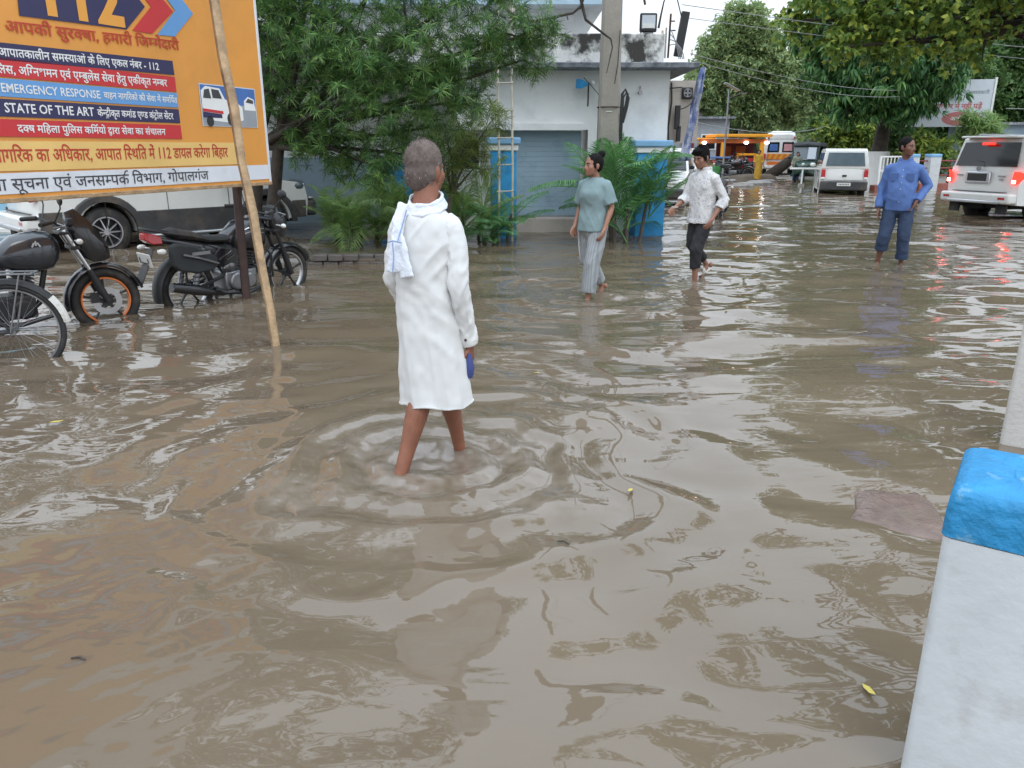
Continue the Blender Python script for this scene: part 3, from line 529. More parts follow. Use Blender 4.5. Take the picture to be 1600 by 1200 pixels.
# frame: timber batten under the sheet, white edge on the right
MB().box((-2.35, .02, -.012), (4.72, .06, .03)).build('batten', 'wood_pale', bd_, bevel=.004); MB().box((.0, .03, TOPV / 2), (.035, .06, TOPV)).build('edge_trim', 'print_white', bd_, bevel=.006)
for k in range(3): MB().box((-.4 - k * 1.9, .085, TOPV / 2), (.06, .05, TOPV - .06)).build('back_rib', 'iron_brown', bd_)
def post(name, label, cat, p0, p1, r, mat, n=8, wob=.012):
    b = MB(); k = 9; pts = [Vector(p0).lerp(Vector(p1), i / k) + Vector((rng.uniform(-wob, wob), 0, 0)) * (0 < i < k) for i in range(k + 1)]
    b.tube(pts, [(r[0] + (r[1] - r[0]) * i / k) * (1 + .08 * rng.uniform(-1, 1) * (n == 7)) for i in range(k + 1)], n, flat=.75 if n == 7 else 1); return tag(b.build(name, mat, smooth=60), label, cat)
post('timber_pole', 'leaning bare wooden pole propped in front of the orange billboard', 'pole', (-1.83, 5.8, GZ), (-2.43, 6.75, 3.3), (.042, .055), 'wood_pale', 7)
post('iron_post', 'dark rusty iron post holding up the right end of the orange billboard', 'post', (-2.74, 7.83, GZ), (-2.74, 7.95, 3.4), (.046, .042), 'iron_brown', 6, .002)
# ================================================================ white banner across the street
bn = thing('banner_sign', 'faded white Hindi banner board with red pill and oval lettering behind the street trees', 'sign', (15.95, 32.6, 2.3), R(-14)); bn.scale = (.93, 1, 1)
MB().box((1.5, .05, .85), (3.2, .06, 1.75)).build('backing', 'banner_white', bn); MB().box((3.13, .04, .87), (.08, .1, 1.84)).build('edge_trim', 'white_paint', bn)
for x in (.1, 2.9): MB().box((x, .14, -.45), (.09, .09, 4.2)).build('post', 'iron_brown', bn)
MB().prism(rect(.55, 1.42, 1.95, 1.62), .017, .014).build('red_pill', 'ink_faded_red', bn, bevel=.0); lettering('आप सब से अनुरोध', 'ink_white', bn, .68, 1.85, 1.46, .17, .012, .02)
lettering('काया|लय में सभी सुिवधा की जानकारी', 'ink_grey', bn, .1, 2.95, 1.2, .17, .012, .02); lettering('सुिवधा िनशु~लक है', 'ink_grey', bn, .5, 1.75, .97, .15, .012, .02)
lettering('दलाल के च~ककर में नहीं पड़ें', 'ink_faded_red', bn, .0, 2.75, .66, .26, .012, .03)
MB().prism([(2.05 + .78 * math.cos(a), .28 + .27 * math.sin(a)) for a in [6.283 * k / 28 for k in range(28)]], .017, .014).build('red_oval', 'ink_faded_red', bn); lettering('आदेश से', 'ink_white', bn, 1.6, 2.5, .22, .2, .012, .02)
# ================================================================ motorcycles and bicycle
def wheel(t, x, r, rim_mat, wid, disc=0, nsp=5, name='wheel', tyre=.05, z0=None):
    z = r if z0 is None else z0
    w = MB(); w.torus((x, 0, z), r - tyre * .8, tyre * .8, 40, 8, ry=wid); o = w.build(name, 'rubber', t, smooth=60)
    b = MB(); b.torus((x, 0, z), r - tyre * 1.75, .012, 40, 6, ry=wid * .75); b.build('rim', rim_mat, o, smooth=60)
    b = MB(); b.disc((x, 0, z), .045, wid * 2.0, 16)
    ri = r - tyre * 1.8
    for k in range(nsp):
        a = .35 + k * 6.283 / nsp; c, s_ = math.cos(a), math.sin(a)
        b.tube([(x + .03 * c, 0, z + .03 * s_), (x + ri * .55 * c, 0, z + ri * .55 * s_), (x + ri * c, 0, z + ri * s_)], [.026, .015, .022], 6, flat=.6)
    b.build('spokes', 'black_plastic', o, smooth=40)
    if disc:
        b = MB(); n = 30; yo = -wid * 1.15
        ring = lambda rr, y: [(x + rr * math.cos(6.283 * k / n), y, z + rr * math.sin(6.283 * k / n)) for k in range(n)]
        b.loft([ring(.075, yo), ring(disc, yo), ring(disc, yo - .006), ring(.075, yo - .006), ring(.075, yo)], False); b.build('brake_disc', 'alloy', o)
        b = MB(); b.disc((x, yo - .008, z), .05, .02, 12)
        for k in range(6): a = k * 1.047; b.disc((x + .055 * math.cos(a), yo - .012, z + .055 * math.sin(a)), .014, .022, 8)
        b.box((x - .1, yo, z + .04), (.07, .05, .09)); b.build('caliper', 'black_plastic', o)
    return o
def arcfender(t, x, z, r, a0, a1, w, mat, name='fender', th=.006):
    b = MB(); n = 14; rings = []
    for i in range(n + 1):
        a = a0 + (a1 - a0) * i / n; c, s_ = math.cos(a), math.sin(a)
        rings.append([(x + (r + d) * c, y, z + (r + d) * s_) for y, d in ((-w, -.02), (-w * .7, .01), (0, .018), (w * .7, .01), (w, -.02), (w * .7, .01 - th), (0, .018 - th), (-w * .7, .01 - th))])
    b.loft(rings); return b.build(name, mat, t, smooth=50)
def motorbike(label, loc, rz, group, kind='commuter', lean=0, detail=True):
    t = thing('motorcycle', label, 'motorcycle', loc, rz, group); t.rotation_euler.x = lean
    street = kind == 'street'; wb = 1.33 if street else 1.27; r = .3; tk = 'tank_blue' if street else 'black_gloss'
    wheel(t, 0, r, 'rubber' if street else 'alloy', .05 if street else .038, nsp=5, tyre=.06 if street else .045)
    wheel(t, wb, r, 'orange_paint' if street else 'alloy', .045 if street else .034, disc=.125 if street else 0, nsp=5, tyre=.055 if street else .042)
    arcfender(t, wb, r, r + .03, R(15), R(190) if street else R(160), .065, 'black_gloss', 'front_fender'); arcfender(t, 0, r, r + .05, R(60), R(195), .07, 'black_plastic', 'rear_fender')
    hx, hz = wb - .33, .93                               # steering head
    for y in (-.085, .085):
        b = MB(); b.tube([(wb, y, r), (wb - .115, y, .6)], [.03, .028], 10); b.tube([(wb - .03, y, r + .07), (wb - .09, y, .53)], [.034, .034], 10); f = b.build('fork', 'black_plastic', t, smooth=50)
        b = MB(); b.tube([(wb - .115, y, .6), (wb - .21, y, .82)], .019, 10); b.tube([(wb - .21, y, .82), (hx + .06, y, hz + .02)], .022, 10); b.build('fork_tube', 'chrome' if street else 'black_plastic', f, smooth=50)
    b = MB(); b.box((hx + .06, 0, hz), (.09, .22, .03)); b.box((wb - .2, 0, .8), (.08, .22, .035)); b.build('fork_yoke', 'black_plastic', t, bevel=.01)
    b = MB(); b.tube([(hx - .14, -.36, hz + .1), (hx - .04, -.24, hz + .11), (hx + .05, -.07, hz + .05), (hx + .05, .07, hz + .05), (hx - .04, .24, hz + .11), (hx - .14, .36, hz + .1)], .012, 8); hb = b.build('handlebar', 'black_plastic', t, smooth=60)
    for s_ in (-1, 1):
        b = MB(); b.tube([(hx - .16, s_ * .37, hz + .1), (hx - .06, s_ * .26, hz + .112)], .019, 8); b.build('grip', 'rubber', hb, smooth=60)
        b = MB(); b.tube([(hx - .02, s_ * .3, hz + .1), (hx + .02, s_ * .38, hz + .08), (hx - .08, s_ * .44, hz + .08)], .006, 6); b.build('lever', 'steel', hb)
        b = MB(); b.tube([(hx - .02, s_ * .22, hz + .11), (hx + .02, s_ * .3, hz + .22), (hx + .02, s_ * .31, hz + .26)], .006, 6); b.ell((hx + .015, s_ * .34, hz + .29), (.018, .065, .042), 14, 8); b.build('mirror', 'black_plastic', t, smooth=60)
    # headlamp cowl
    fx = hx + .14; b = MB()
    if street:
        sec = [(0, .04, .98, 1.1), (.07, .1, .72, 1.13), (.16, .115, .66, 1.04), (.25, .09, .66, .92), (.31, .055, .68, .8)]
    else:
        sec = [(0, .05, .86, 1.0), (.05, .1, .74, 1.06), (.12, .11, .72, 1.02), (.19, .085, .74, .93), (.22, .05, .77, .88)]
    rings = [[(fx - .04 + dx, w * sy, z0 + (z1 - z0) * sz) for sy, sz in ((-.6, 0), (-1, .3), (-.95, .65), (-.5, 1), (.5, 1), (.95, .65), (1, .3), (.6, 0))] for dx, w, z0, z1 in sec]
    b.loft(rings); o = b.build('headlamp_cowl', 'black_gloss', t, smooth=50); b = MB(); b.ell((fx + .2 if street else fx + .14, 0, .76 if street else .82), (.05, .075, .06), 14, 8); b.build('headlamp', 'glass_grey', o, smooth=60)
    b = MB(); b.box((fx - .01, 0, hz + .09), (.06, .16, .07)); b.build('dial_cluster', 'black_plastic', t, bevel=.015)
    for s_ in (-1, 1): b = MB(); b.tube([(fx, s_ * .08, .86), (fx, s_ * .17, .86)], .008, 6); b.ell((fx + .01, s_ * .19, .86), (.03, .03, .025), 10, 8); b.build('indicator', 'clear_lens', t, smooth=60)
    # tank, seat, tail
    def shape(name, mat, sec, parent=t, sm=50):
        b = MB(); rings = []
        for x, w, z0, z1 in sec:
            h = z1 - z0; rings.append([(x, w * a, z0 + h * c) for a, c in ((-.55, 0), (-.9, .12), (-1, .45), (-.86, .78), (-.45, .97), (0, 1), (.45, .97), (.86, .78), (1, .45), (.9, .12), (.55, 0))])
        b.loft(rings); return b.build(name, mat, parent, smooth=sm)
    tank = shape('fuel_tank', tk, [(hx - .52, .07, .72, .78), (hx - .46, .11, .68, .84), (hx - .34, .145, .64, .93), (hx - .18, .16, .62, .965), (hx - .06, .14, .64, .95), (hx + .0, .08, .7, .89), (hx + .02, .05, .74, .84)])
    b = MB(); b.disc((hx - .15, 0, .968), .04, .012, 16, 'Z'); b.build('filler_cap', 'chrome', tank)
    if street:
        b = MB(); [b.box((hx - .2 + k * .022, -.163 + .002 * k, .855 + (.012 if k == 1 else 0)), (.014, .006, .04), rot=Matrix.Rotation(.5 - .5 * k, 3, 'Y')) for k in range(3)]; b.build('badge', 'chrome', tank)
    else:
        b = MB()
        for k, z in enumerate((.78, .82)): b.tube([(hx - .42, -.128, z), (hx - .28, -.157, z + .05), (hx - .1, -.168, z + .03)], [.004, .009, .003], 6)
        b.build('stripe', 'chrome', tank); b = MB(); b.box((hx - .2, -.165, .83), (.1, .012, .022)); b.build('emblem', 'red_paint', tank, bevel=.004)
    sx = hx - .48
    shape('seat', 'rubber' if not street else 'tank_blue', [(-.2, .09, .86, .9), (-.12, .13, .82, .92), (.06, .14, .79, .875), (.2, .14, .755, .815), (sx - .05, .12, .74, .8), (sx + .05, .085, .74, .82)])
    shape('tail_panel', 'black_gloss', [(-.36, .05, .83, .88), (-.26, .085, .78, .86), (0, .13, .7, .81), (.25, .145, .6, .76), (sx, .14, .55, .74), (sx + .06, .1, .58, .7)])
    b = MB(); b.tube([(-.1, -.135, .86), (-.3, -.12, .9), (-.42, -.06, .93), (-.42, .06, .93), (-.3, .12, .9), (-.1, .135, .86)], .012, 8); b.build('grab_rail', 'black_plastic' if not street else 'steel', t, smooth=60)
    b = MB(); b.loft([[(-.44 + dx, w * a, z + h * c) for a, c in ((-1, -.5), (-.7, .5), (.7, .5), (1, -.5))] for dx, w, z, h in ((0, .05, .86, .06), (.06, .085, .84, .1), (.16, .09, .82, .07))]); b.build('tail_light', 'red_lens', t, bevel=.01)
    for s_ in (-1, 1): b = MB(); b.tube([(-.33, s_ * .06, .73), (-.34, s_ * .13, .73)], .007, 6); b.ell((-.35, s_ * .16, .73), (.045, .035, .028), 12, 8); b.build('indicator', 'clear_lens', t, smooth=60)
    q = Matrix.Rotation(R(-12), 3, 'Y'); b = MB(); b.box((-.43, 0, .64), (.012, .2, .13), rot=q); p = b.build('number_plate', 'plate_white', t, bevel=.004)
    b = MB(); b.box((-.439, .0, .665), (.004, .14, .008), rot=q); b.box((-.441, .0, .615), (.004, .12, .008), rot=q); [b.box((-.441, s_, .64), (.004, .008, .045), rot=q) for s_ in (-.065, .065)]; b.build('plate_marks', 'ink', p)
    b = MB(); b.tube([(-.36, 0, .74), (-.44, 0, .56), (-.52, 0, .42)], [.05, .06, .07], 6, flat=.18, up=(1, 0, 0)); b.build('mud_flap', 'cladding', t, smooth=50)
    # engine and frame
    b = MB(); b.tube([(hx, 0, hz - .05), (hx - .12, 0, .62), (hx - .2, 0, .34), (hx - .3, 0, .27)], .024, 8); b.tube([(hx, 0, hz - .05), (hx - .4, 0, .7), (.2, 0, .72), (-.25, 0, .8)], .022, 8)
    for y in (-.12, .12): b.tube([(.35, y, .42), (.12, y, .74)], .016, 6); b.tube([(hx - .4, y * .6, .7), (.32, y, .4), (0, y * .9, r)], .02, 6)
    b.build('frame', 'black_plastic', t, smooth=50)
    b = MB(); b.box((.56, 0, .34), (.4, .26, .2)); b.disc((.5, -.01, .33), .1, .31, 18); b.disc((.66, 0, .32), .085, .3, 18); e = b.build('engine', 'black_plastic' if street else 'steel', t, bevel=.02)
    b = MB()
    for k in range(7): b.box((.68 + k * .004, 0, .43 + k * .03), (.16, .2, .013), rot=Matrix.Rotation(R(12), 3, 'Y'))
    b.box((.69, 0, .53), (.09, .12, .22)); b.build('cooling_fins', 'black_plastic', e)
    b = MB(); b.ell((.42, -.11, .5), (.08, .05, .06), 12, 8); b.ell((.5, -.1, .55), (.05, .05, .05)); b.tube([(.35, -.12, .48), (.46, -.13, .6), (.6, -.1, .56)], .016, 6); b.build('carburettor', 'steel', e, smooth=60)
    b = MB(); b.tube([(.76, -.05, .47), (.88, -.08, .4), (.86, -.13, .24), (.62, -.16, .2), (.3, -.16, .24)], .021, 8); b.tube([(.32, -.16, .24), (.1, -.175, .29), (-.06, -.185, .33), (-.3, -.19, .39)], [.03, .05, .055, .045], 12); b.build('exhaust', 'black_gloss', t, smooth=50)
    for y in (-.16, .16): b = MB(); b.tube([(0, y * .75, r + .02), (.1, y * .9, .72)], .028, 10); [b.torus((.012 + k * .012, y * (.75 + .015 * k), r + .1 + k * .04), .033, .007, 12, 5, 'Z') for k in range(6)]; b.build('shock_absorber', 'steel', t, smooth=50)
    b = MB(); b.tube([(.0, .1, r), (.5, .11, .34)], .03, 6, flat=.5); b.build('chain_case', 'black_plastic', t)
    for s_ in (-1, 1): b = MB(); b.tube([(.52, s_ * .14, .24), (.5, s_ * .3, .25)], .016, 8); b.tube([(.2, s_ * .14, .3), (.16, s_ * .26, .33)], .014, 8); b.build('footrest', 'rubber', t)
    b = MB(); b.tube([(.42, -.12, .22), (.36, -.16, -.02)], .016, 6); b.tube([(.42, .12, .22), (.36, .16, -.02)], .016, 6); b.tube([(.36, -.16, 0), (.36, .16, 0)], .014, 6); b.build('stand', 'black_plastic', t)
    if kind == 'commuter':
        b = MB(); b.loft([[(x, -.16 - w, z0), (x, -.16 + .02, z0), (x, -.16 + .02, z1), (x, -.16 - w * .7, z1)] for x, w, z0, z1 in ((-.28, .05, .6, .78), (-.22, .1, .54, .8), (-.05, .11, .5, .77), (.14, .08, .5, .68), (.24, .03, .53, .62))]); b.build('saddle_bag', 'canvas_black', t, bevel=.02)
        b = MB(); b.tube([(-.2, -.27, .7), (-.05, -.285, .66), (.2, -.245, .57)], .012, 6); b.box((-.02, -.285, .7), (.2, .012, .03)); b.build('bag_strap', 'steel', t)
        b = MB(); b.prism([(.28, .5), (.52, .54), (.5, .68), (.3, .7), (.2, .62)], -.15, -.14); b.build('side_panel', 'black_gloss', t, bevel=.01); b = MB(); b.tube([(.28, -.158, .58), (.42, -.158, .66)], .01, 6, flat=.5); b.tube([(.36, -.158, .57), (.46, -.158, .62)], .006, 6, flat=.5); b.build('side_emblem', 'chrome', t)
        b = MB(); b.tube([(wb - .3, -.13, .32), (wb - .33, -.15, .55), (wb - .36, -.12, .62)], .013, 6); b.tube([(wb - .3, .13, .32), (wb - .33, .15, .55), (wb - .36, .12, .62)], .013, 6); b.tube([(wb - .3, -.13, .32), (wb - .3, .13, .32)], .013, 6); b.build('leg_guard', 'black_plastic', t, smooth=60)
    return t
BG = 'motorcycles parked in the flood water'
motorbike('dark blue-black motorcycle with an orange front rim parked under the billboard', (-4.72, 6.08, GZ - .02), R(42), BG, 'street')
motorbike('black motorcycle with red tail light and saddlebag parked behind the wooden pole', (-3.28, 7.68, GZ - .04), R(57), BG, 'commuter', R(4))
motorbike('black motorcycle half hidden behind the boy in the patterned shirt', (4.75, 17.9, GZ), R(-122), BG, 'commuter', R(3))
motorbike('motorcycle parked in the shed, left of the red cart', (10.2, 38.9, .0), R(-15), 'motorcycles by the orange shed', 'commuter', R(4))
motorbike('motorcycle parked beside the orange-framed red cart in the shed', (12.0, 39.4, .0), R(172), 'motorcycles by the orange shed', 'street', R(4))
def bicycle():
    t = thing('bicycle', 'old black bicycle with a pale mudguard end and steel carrier at the left edge', 'bicycle', (-3.62, 5.45, GZ), R(195)); r = .345
    for x in (0, 1.1):
        w = MB(); w.torus((x, 0, r), r - .02, .02, 48, 8); o = w.build('wheel', 'rubber', t, smooth=60); b = MB(); b.torus((x, 0, r), r - .045, .01, 48, 6, ry=.014); b.build('rim', 'steel', o, smooth=60)
        b = MB(); b.disc((x, 0, r), .025, .09, 12)
        for k in range(32):
            a = k * 6.283 / 32; c = a + (.5 if k % 2 else -.5); s_ = .03 if k % 4 < 2 else -.03; b.tube([(x + .024 * math.cos(c), s_, r + .024 * math.sin(c)), (x + (r - .05) * math.cos(a), 0, r + (r - .05) * math.sin(a))], .0012, 4, False)
        b.build('spokes', 'steel', o)
    arcfender(t, 0, r, r + .02, R(20), R(168), .03, 'black_plastic', 'mudguard'); arcfender(t, 0, r, r + .022, R(140), R(172), .034, 'sandal_white', 'mudguard_end'); arcfender(t, 1.1, r, r + .02, R(20), R(160), .03, 'black_plastic', 'mudguard')
    b = MB(); sx, sz = .38, .86; hx2, hz2 = .95, .85
    b.tube([(.45, 0, .3), (.33, 0, .82)], .016, 8); b.tube([(.35, 0, .76), (.93, 0, .8)], .015, 8); b.tube([(.45, 0, .3), (.95, 0, .7)], .016, 8); b.tube([(.93, 0, .86), (.97, 0, .64)], .018, 8)
    for y in (-.05, .05): b.tube([(0, y, r), (.45, y * .6, .3)], .01, 6); b.tube([(0, y, r), (.34, y * .6, .76)], .009, 6); b.tube([(.97, y, .64), (1.1, y, r)], .011, 6)
    b.build('frame', 'black_plastic', t, smooth=50)
    b = MB()
    for y in (-.07, .07): b.tube([(-.2, y, .76), (.3, y, .77)], .007, 6); b.tube([(-.12, y, .76), (0, y, r)], .006, 6)
    for k in range(4): b.tube([(-.2 + k * .15, -.07, .76), (-.2 + k * .15, .07, .76)], .006, 6)
    b.build('carrier', 'steel', t, smooth=60)
    b = MB(); b.ell((.26, 0, .9), (.13, .08, .035), 14, 8); b.tube([(.33, 0, .8), (.3, 0, .88)], .012, 6); b.build('saddle', 'rubber', t, smooth=60)
    b = MB(); b.tube([(.75, -.28, .98), (.92, -.2, 1.0), (.95, 0, .95), (.92, .2, 1.0), (.75, .28, .98)], .011, 8); b.build('handlebar', 'steel', t, smooth=60)
    b = MB(); b.torus((.45, -.06, .3), .09, .006, 24, 6); [b.tube([(.45, -.06, .3), (.45 + .09 * math.cos(a), -.06, .3 + .09 * math.sin(a))], .006, 5) for a in (0, 1.26, 2.5, 3.77, 5.03)]; b.tube([(.45, -.08, .3), (.5, -.09, .14)], .009, 6); b.tube([(.45, .08, .3), (.4, .09, .46)], .009, 6); b.box((.5, -.14, .13), (.08, .09, .02)); b.box((.4, .14, .47), (.08, .09, .02)); b.build('crankset', 'steel', t)
bicycle()
# ================================================================ cars (x forward, y left, z up; origin under the rear axle)
def car_wheel(t, x, y, r, w, nsp=10):
    s_ = 1 if y > 0 else -1; b = MB(); prof = [(r * .62, -.5), (r * .9, -.5), (r, -.36), (r, .36), (r * .9, .5), (r * .62, .5)]; n = 28
    b.loft([[(x + p * math.cos(6.283 * k / n), y + q * w * s_, r + p * math.sin(6.283 * k / n)) for k in range(n)] for p, q in prof + prof[:1]], False); o = b.build('wheel', 'rubber', t, smooth=50)
    b = MB(); b.torus((x, y + s_ * w * .36, r), r * .6, r * .05, 28, 6, ry=w * .2); b.disc((x, y + s_ * w * .36, r), r * .14, w * .16, 14)
    for k in range(nsp): a = k * 6.283 / nsp; b.tube([(x + r * .1 * math.cos(a), y + s_ * w * .42, r + r * .1 * math.sin(a)), (x + r * .6 * math.cos(a), y + s_ * w * .34, r + r * .6 * math.sin(a))], [r * .07, r * .045], 6, flat=.7)
    b.build('rim', 'alloy', o, smooth=50); b = MB(); b.disc((x, y + s_ * w * .1, r), r * .6, .01, 20); b.build('brake_drum', 'black_plastic', o); return o
def lerp(a, b, t): return a + (b - a) * t
def shell(t, name, mat, side, hw, plan, bevel=.03, tumble=None, tilt=None):
    """side outline (x,z) extruded to half width hw, pinched by plan(x) and tumble(z), subdivided across so that the ends round off"""
    n = len(side); ys = [-1, -.92, -.6, 0, .6, .92, 1]; rings = []
    for y in ys:
        k = 1 - max(0, abs(y) - .55) ** 2 * .35
        rings.append([(x, y * hw * plan(x) * (tumble(z) if tumble else 1), z) for x, z in side])
    xm = sum(p[0] for p in side) / n; out = []
    for y, r_ in zip(ys, rings):
        e = max(0, abs(y) - .5) ** 2 * .22; out.append([(x + (e if x < xm - 1.2 else -e if x > xm + 1.2 else 0), yy, z) for x, yy, z in r_])
    b = MB(); b.loft(out); return b.build(name, mat, t, bevel=bevel, seg=3)
def panel(t, name, mat, pts, off=None, th=.006, bevel=0):
    """thin pane with the given corner points, pushed th along its normal"""
    p = [Vector(q) for q in pts]; nrm = (p[1] - p[0]).cross(p[-1] - p[0]).normalized()
    if off is not None and nrm.dot(Vector(off)) < 0: nrm = -nrm
    b = MB(); n = len(p); vs = [q - nrm * .01 for q in p] + [q + nrm * th for q in p]
    b.add(vs, [tuple(range(n)), tuple(range(2 * n - 1, n - 1, -1))] + [(i, i + n, (i + 1) % n + n, (i + 1) % n) for i in range(n)]); return b.build(name, mat, t, bevel=bevel)
def suv(label, loc, rz, group, twotone=False, lit=False):
    t = thing('parked_suv' if twotone else 'white_suv', label, 'suv', loc, rz, group)
    wb, hw, r = 2.68, .91, .375; xr, xf = -.92, 3.52
    arch = lambda x0: arc(x0, r, .46, math.pi, 0, 12)
    plan = lambda x: 1 - .05 * max(0, (x - 2.6) / .9) ** 2 - .02 * max(0, (-.4 - x) / .5) ** 2
    low = [(xr + .03, .42)] + [(-.46, .4)] + arch(0) + [(.46, .36), (wb - .46, .36)] + arch(wb) + [(wb + .46, .4), (xf, .42)]
    def mk(zt_r, zt_f):
        return low + [(xf + .04, .7), (xf, zt_f), (2.55, 1.12 if zt_f > .9 else zt_f), (2.2, 1.14 if zt_f > .9 else zt_f), (xr + .02, 1.12 if zt_r > .9 else zt_r), (xr - .02, .75)]
    body = shell(t, 'body', 'car_white', low + [(xf + .04, .72), (xf - .02, 1.0), (2.5, 1.14), (1.9, 1.2), (xr + .06, 1.2), (xr - .01, .8)], hw, plan, .035)
    # greenhouse with tumblehome
    cab = [(2.1, 1.16), (1.35, 1.78), (1.05, 1.84), (-.5, 1.86), (-.72, 1.8), (-.86, 1.2), (-.86, 1.12), (2.1, 1.12)]
    tm = lambda z: 1 - .15 * max(0, (z - 1.15)) / .7
    shell(t, 'cabin', 'car_white', cab, hw * .985, lambda x: 1, .075, tm)
    W_ = lambda z: hw * .985 * tm(z)
    for s_ in (-1, 1):
        y = lambda z: s_ * W_(z)
        for x0, x1, xt0, xt1 in ((-.66, -.02, -.6, -.02), (.06, .92, .06, .88), (1.0, 1.92, 1.0, 1.34)):
            panel(t, 'window', 'glass_dark', [(x0, y(1.24), 1.24), (x1, y(1.24), 1.24), (xt1, y(1.72), 1.72), (xt0, y(1.72), 1.72)], (0, s_, 0))
        for x in (.02, .96, 1.98):
            b = MB(); b.box((x, s_ * (hw + .001), .8), (.008, .012, .72)); b.build('door_gap', 'black_plastic', t)
        for x in (.24, 1.18): b = MB(); b.box((x, s_ * (hw + .02), 1.06), (.2, .03, .035)); b.build('door_handle', 'chrome' if twotone else 'car_white', t, bevel=.012)
        b = MB(); b.tube([(1.82, s_ * .93, 1.2), (1.82, s_ * 1.0, 1.2)], .025, 6); b.ell((1.84, s_ * 1.08, 1.24), (.06, .12, .09), 14, 8); b.build('wing_mirror', 'car_white', t, smooth=60)
        if twotone:
            [MB().box(c_, d_).build('side_cladding', 'cladding', t, bevel=.01) for c_, d_ in (((1.34, s_ * (hw + .004), .47), (1.74, .03, .4)), ((-.68, s_ * (hw - .012), .56), (.42, .03, .3)), ((3.3, s_ * (hw - .05), .56), (.3, .05, .3)))]
            b = MB(); b.box((1.34, s_ * (hw + .06), .29), (1.7, .12, .05)); b.build('running_board', 'alloy', t, bevel=.02)
            b = MB(); b.prism([(2.3, .9), (2.62, .98), (2.6, .87), (2.42, .82)], s_ * (hw - .01), s_ * (hw + .014)); f = b.build('fender_vent', 'black_plastic', t); b = MB(); b.box((2.4, s_ * (hw + .016), .91), (.1, .01, .035)); b.build('side_repeater', 'amber_lens', f)
            b = MB(); b.ell((3.34, s_ * .7, .96), (.2, .2, .12), 14, 8); b.build('headlight', 'glass_grey', t, smooth=60)
        for x0 in (0, wb):
            b = MB(); n = 14; ro, ri = (.56, .455) if twotone else (.49, .455); rings = []
            for k in range(n + 1):
                a = math.pi * (-.02 + 1.04 * k / n); c, q = math.cos(a), math.sin(a); rings.append([(x0 + rr * c, s_ * yy, r + rr * q) for rr, yy in ((ri, hw - .05), (ri, hw + .035), (ro - .02, hw + .035), (ro, hw + .0), (ro, hw - .05))])
            b.loft(rings); b.build('wheel_arch', 'cladding' if twotone else 'car_white', t, smooth=40)
    for x in (0, wb):
        for y in (-.76, .76): car_wheel(t, x, y, r, .25)
    b = MB(); b.box((1.3, 0, .5), (4.0, 1.3, .35)); b.box((0, 0, .38), (.1, 1.4, .1)); b.box((-.5, .2, .4), (.5, .4, .2)); b.build('underbody', 'dark_void', t)
    # rear
    xr_ = xr
    panel(t, 'rear_window', 'glass_dark', [(-.868, -.76, 1.22), (-.868, .76, 1.22), (-.765, .68, 1.72), (-.765, -.68, 1.72)], (-1, 0, 0), .012)
    b = MB(); b.box((-.79, 0, 1.835), (.3, 1.36, .05)); b.build('spoiler', 'car_white', t, bevel=.02)
    b = MB(); b.box((-.87, 0, 1.69), (.05, .3, .045)); b.build('high_brake_light', 'brake_glow' if lit else 'red_lens', t, bevel=.01)
    b = MB(); b.box((-.96, 0, .55), (.26, 1.76, .22)); b.build('rear_bumper', 'car_white', t, bevel=.05, seg=3); b = MB(); b.box((-1.07, 0, .47), (.1, 1.3, .07)); b.build('bumper_step', 'alloy', t, bevel=.02)
    for s_ in (-1, 1):
        b = MB(); b.loft([[(-.955, s_ * .76, .86), (-.955, s_ * .86, .86), (-.9, s_ * .905, .88), (-.8, s_ * .925, .98)] + [(-.8, s_ * .925, 1.08), (-.9, s_ * .905, 1.11), (-.955, s_ * .86, 1.12), (-.955, s_ * .79, 1.12)]] + [[(-.93, s_ * .76, .86), (-.93, s_ * .84, .86), (-.86, s_ * .88, .88), (-.8, s_ * .9, .98), (-.8, s_ * .9, 1.08), (-.86, s_ * .88, 1.11), (-.93, s_ * .84, 1.12), (-.93, s_ * .79, 1.12)]]); tl = b.build('tail_light', 'brake_glow' if lit else 'red_lens', t, smooth=35)
        b = MB(); b.box((-.958, s_ * .82, .91), (.012, .09, .07)); b.build('light_lens', 'brake_core' if lit else 'clear_lens', tl, bevel=.02)
        b = MB(); b.box((-1.09, s_ * .7, .56), (.01, .16, .05)); b.build('reflector', 'red_lens', t)
    b = MB(); b.box((-.945, .08, .98), (.05, .62, .26)); nb = b.build('plate_recess', 'alloy', t, bevel=.03); b = MB(); b.box((-.975, .08, .985), (.02, .48, .16)); b.build('number_plate', 'ink', nb, bevel=.01)
    b = MB(); b.disc((-.95, .08, 1.17), .045, .03, 16, 'X'); b.torus((-.968, .08, 1.17), .045, .008, 16, 6, 'X'); b.build('badge', 'steel', t)
    b = MB(); b.box((-.935, -.5, 1.02), (.02, .16, .03)); b.box((-.935, -.5, .95), (.02, .1, .02)); b.box((-.935, .56, 1.02), (.02, .14, .03)); b.build('lettering', 'steel', t)
    b = MB(); b.tube([(-.88, .02, 1.2), (-.86, .02, 1.3), (-.84, .4, 1.36)], .01, 6); b.build('wiper', 'black_plastic', t)
    b = MB(); b.box((-.94, 0, .68), (.03, 1.36, .012)); b.build('tailgate_gap', 'black_plastic', t)
    for s_ in (-1, 1): b = MB(); b.box((-.9, s_ * .6, .33), (.04, .26, .22)); b.build('mud_flap', 'rubber', t)
    # front
    panel(t, 'windscreen', 'glass_dark', [(2.0, -.8, 1.22), (2.0, .8, 1.22), (1.4, .68, 1.74), (1.4, -.68, 1.74)], (1, 0, .5), .03)
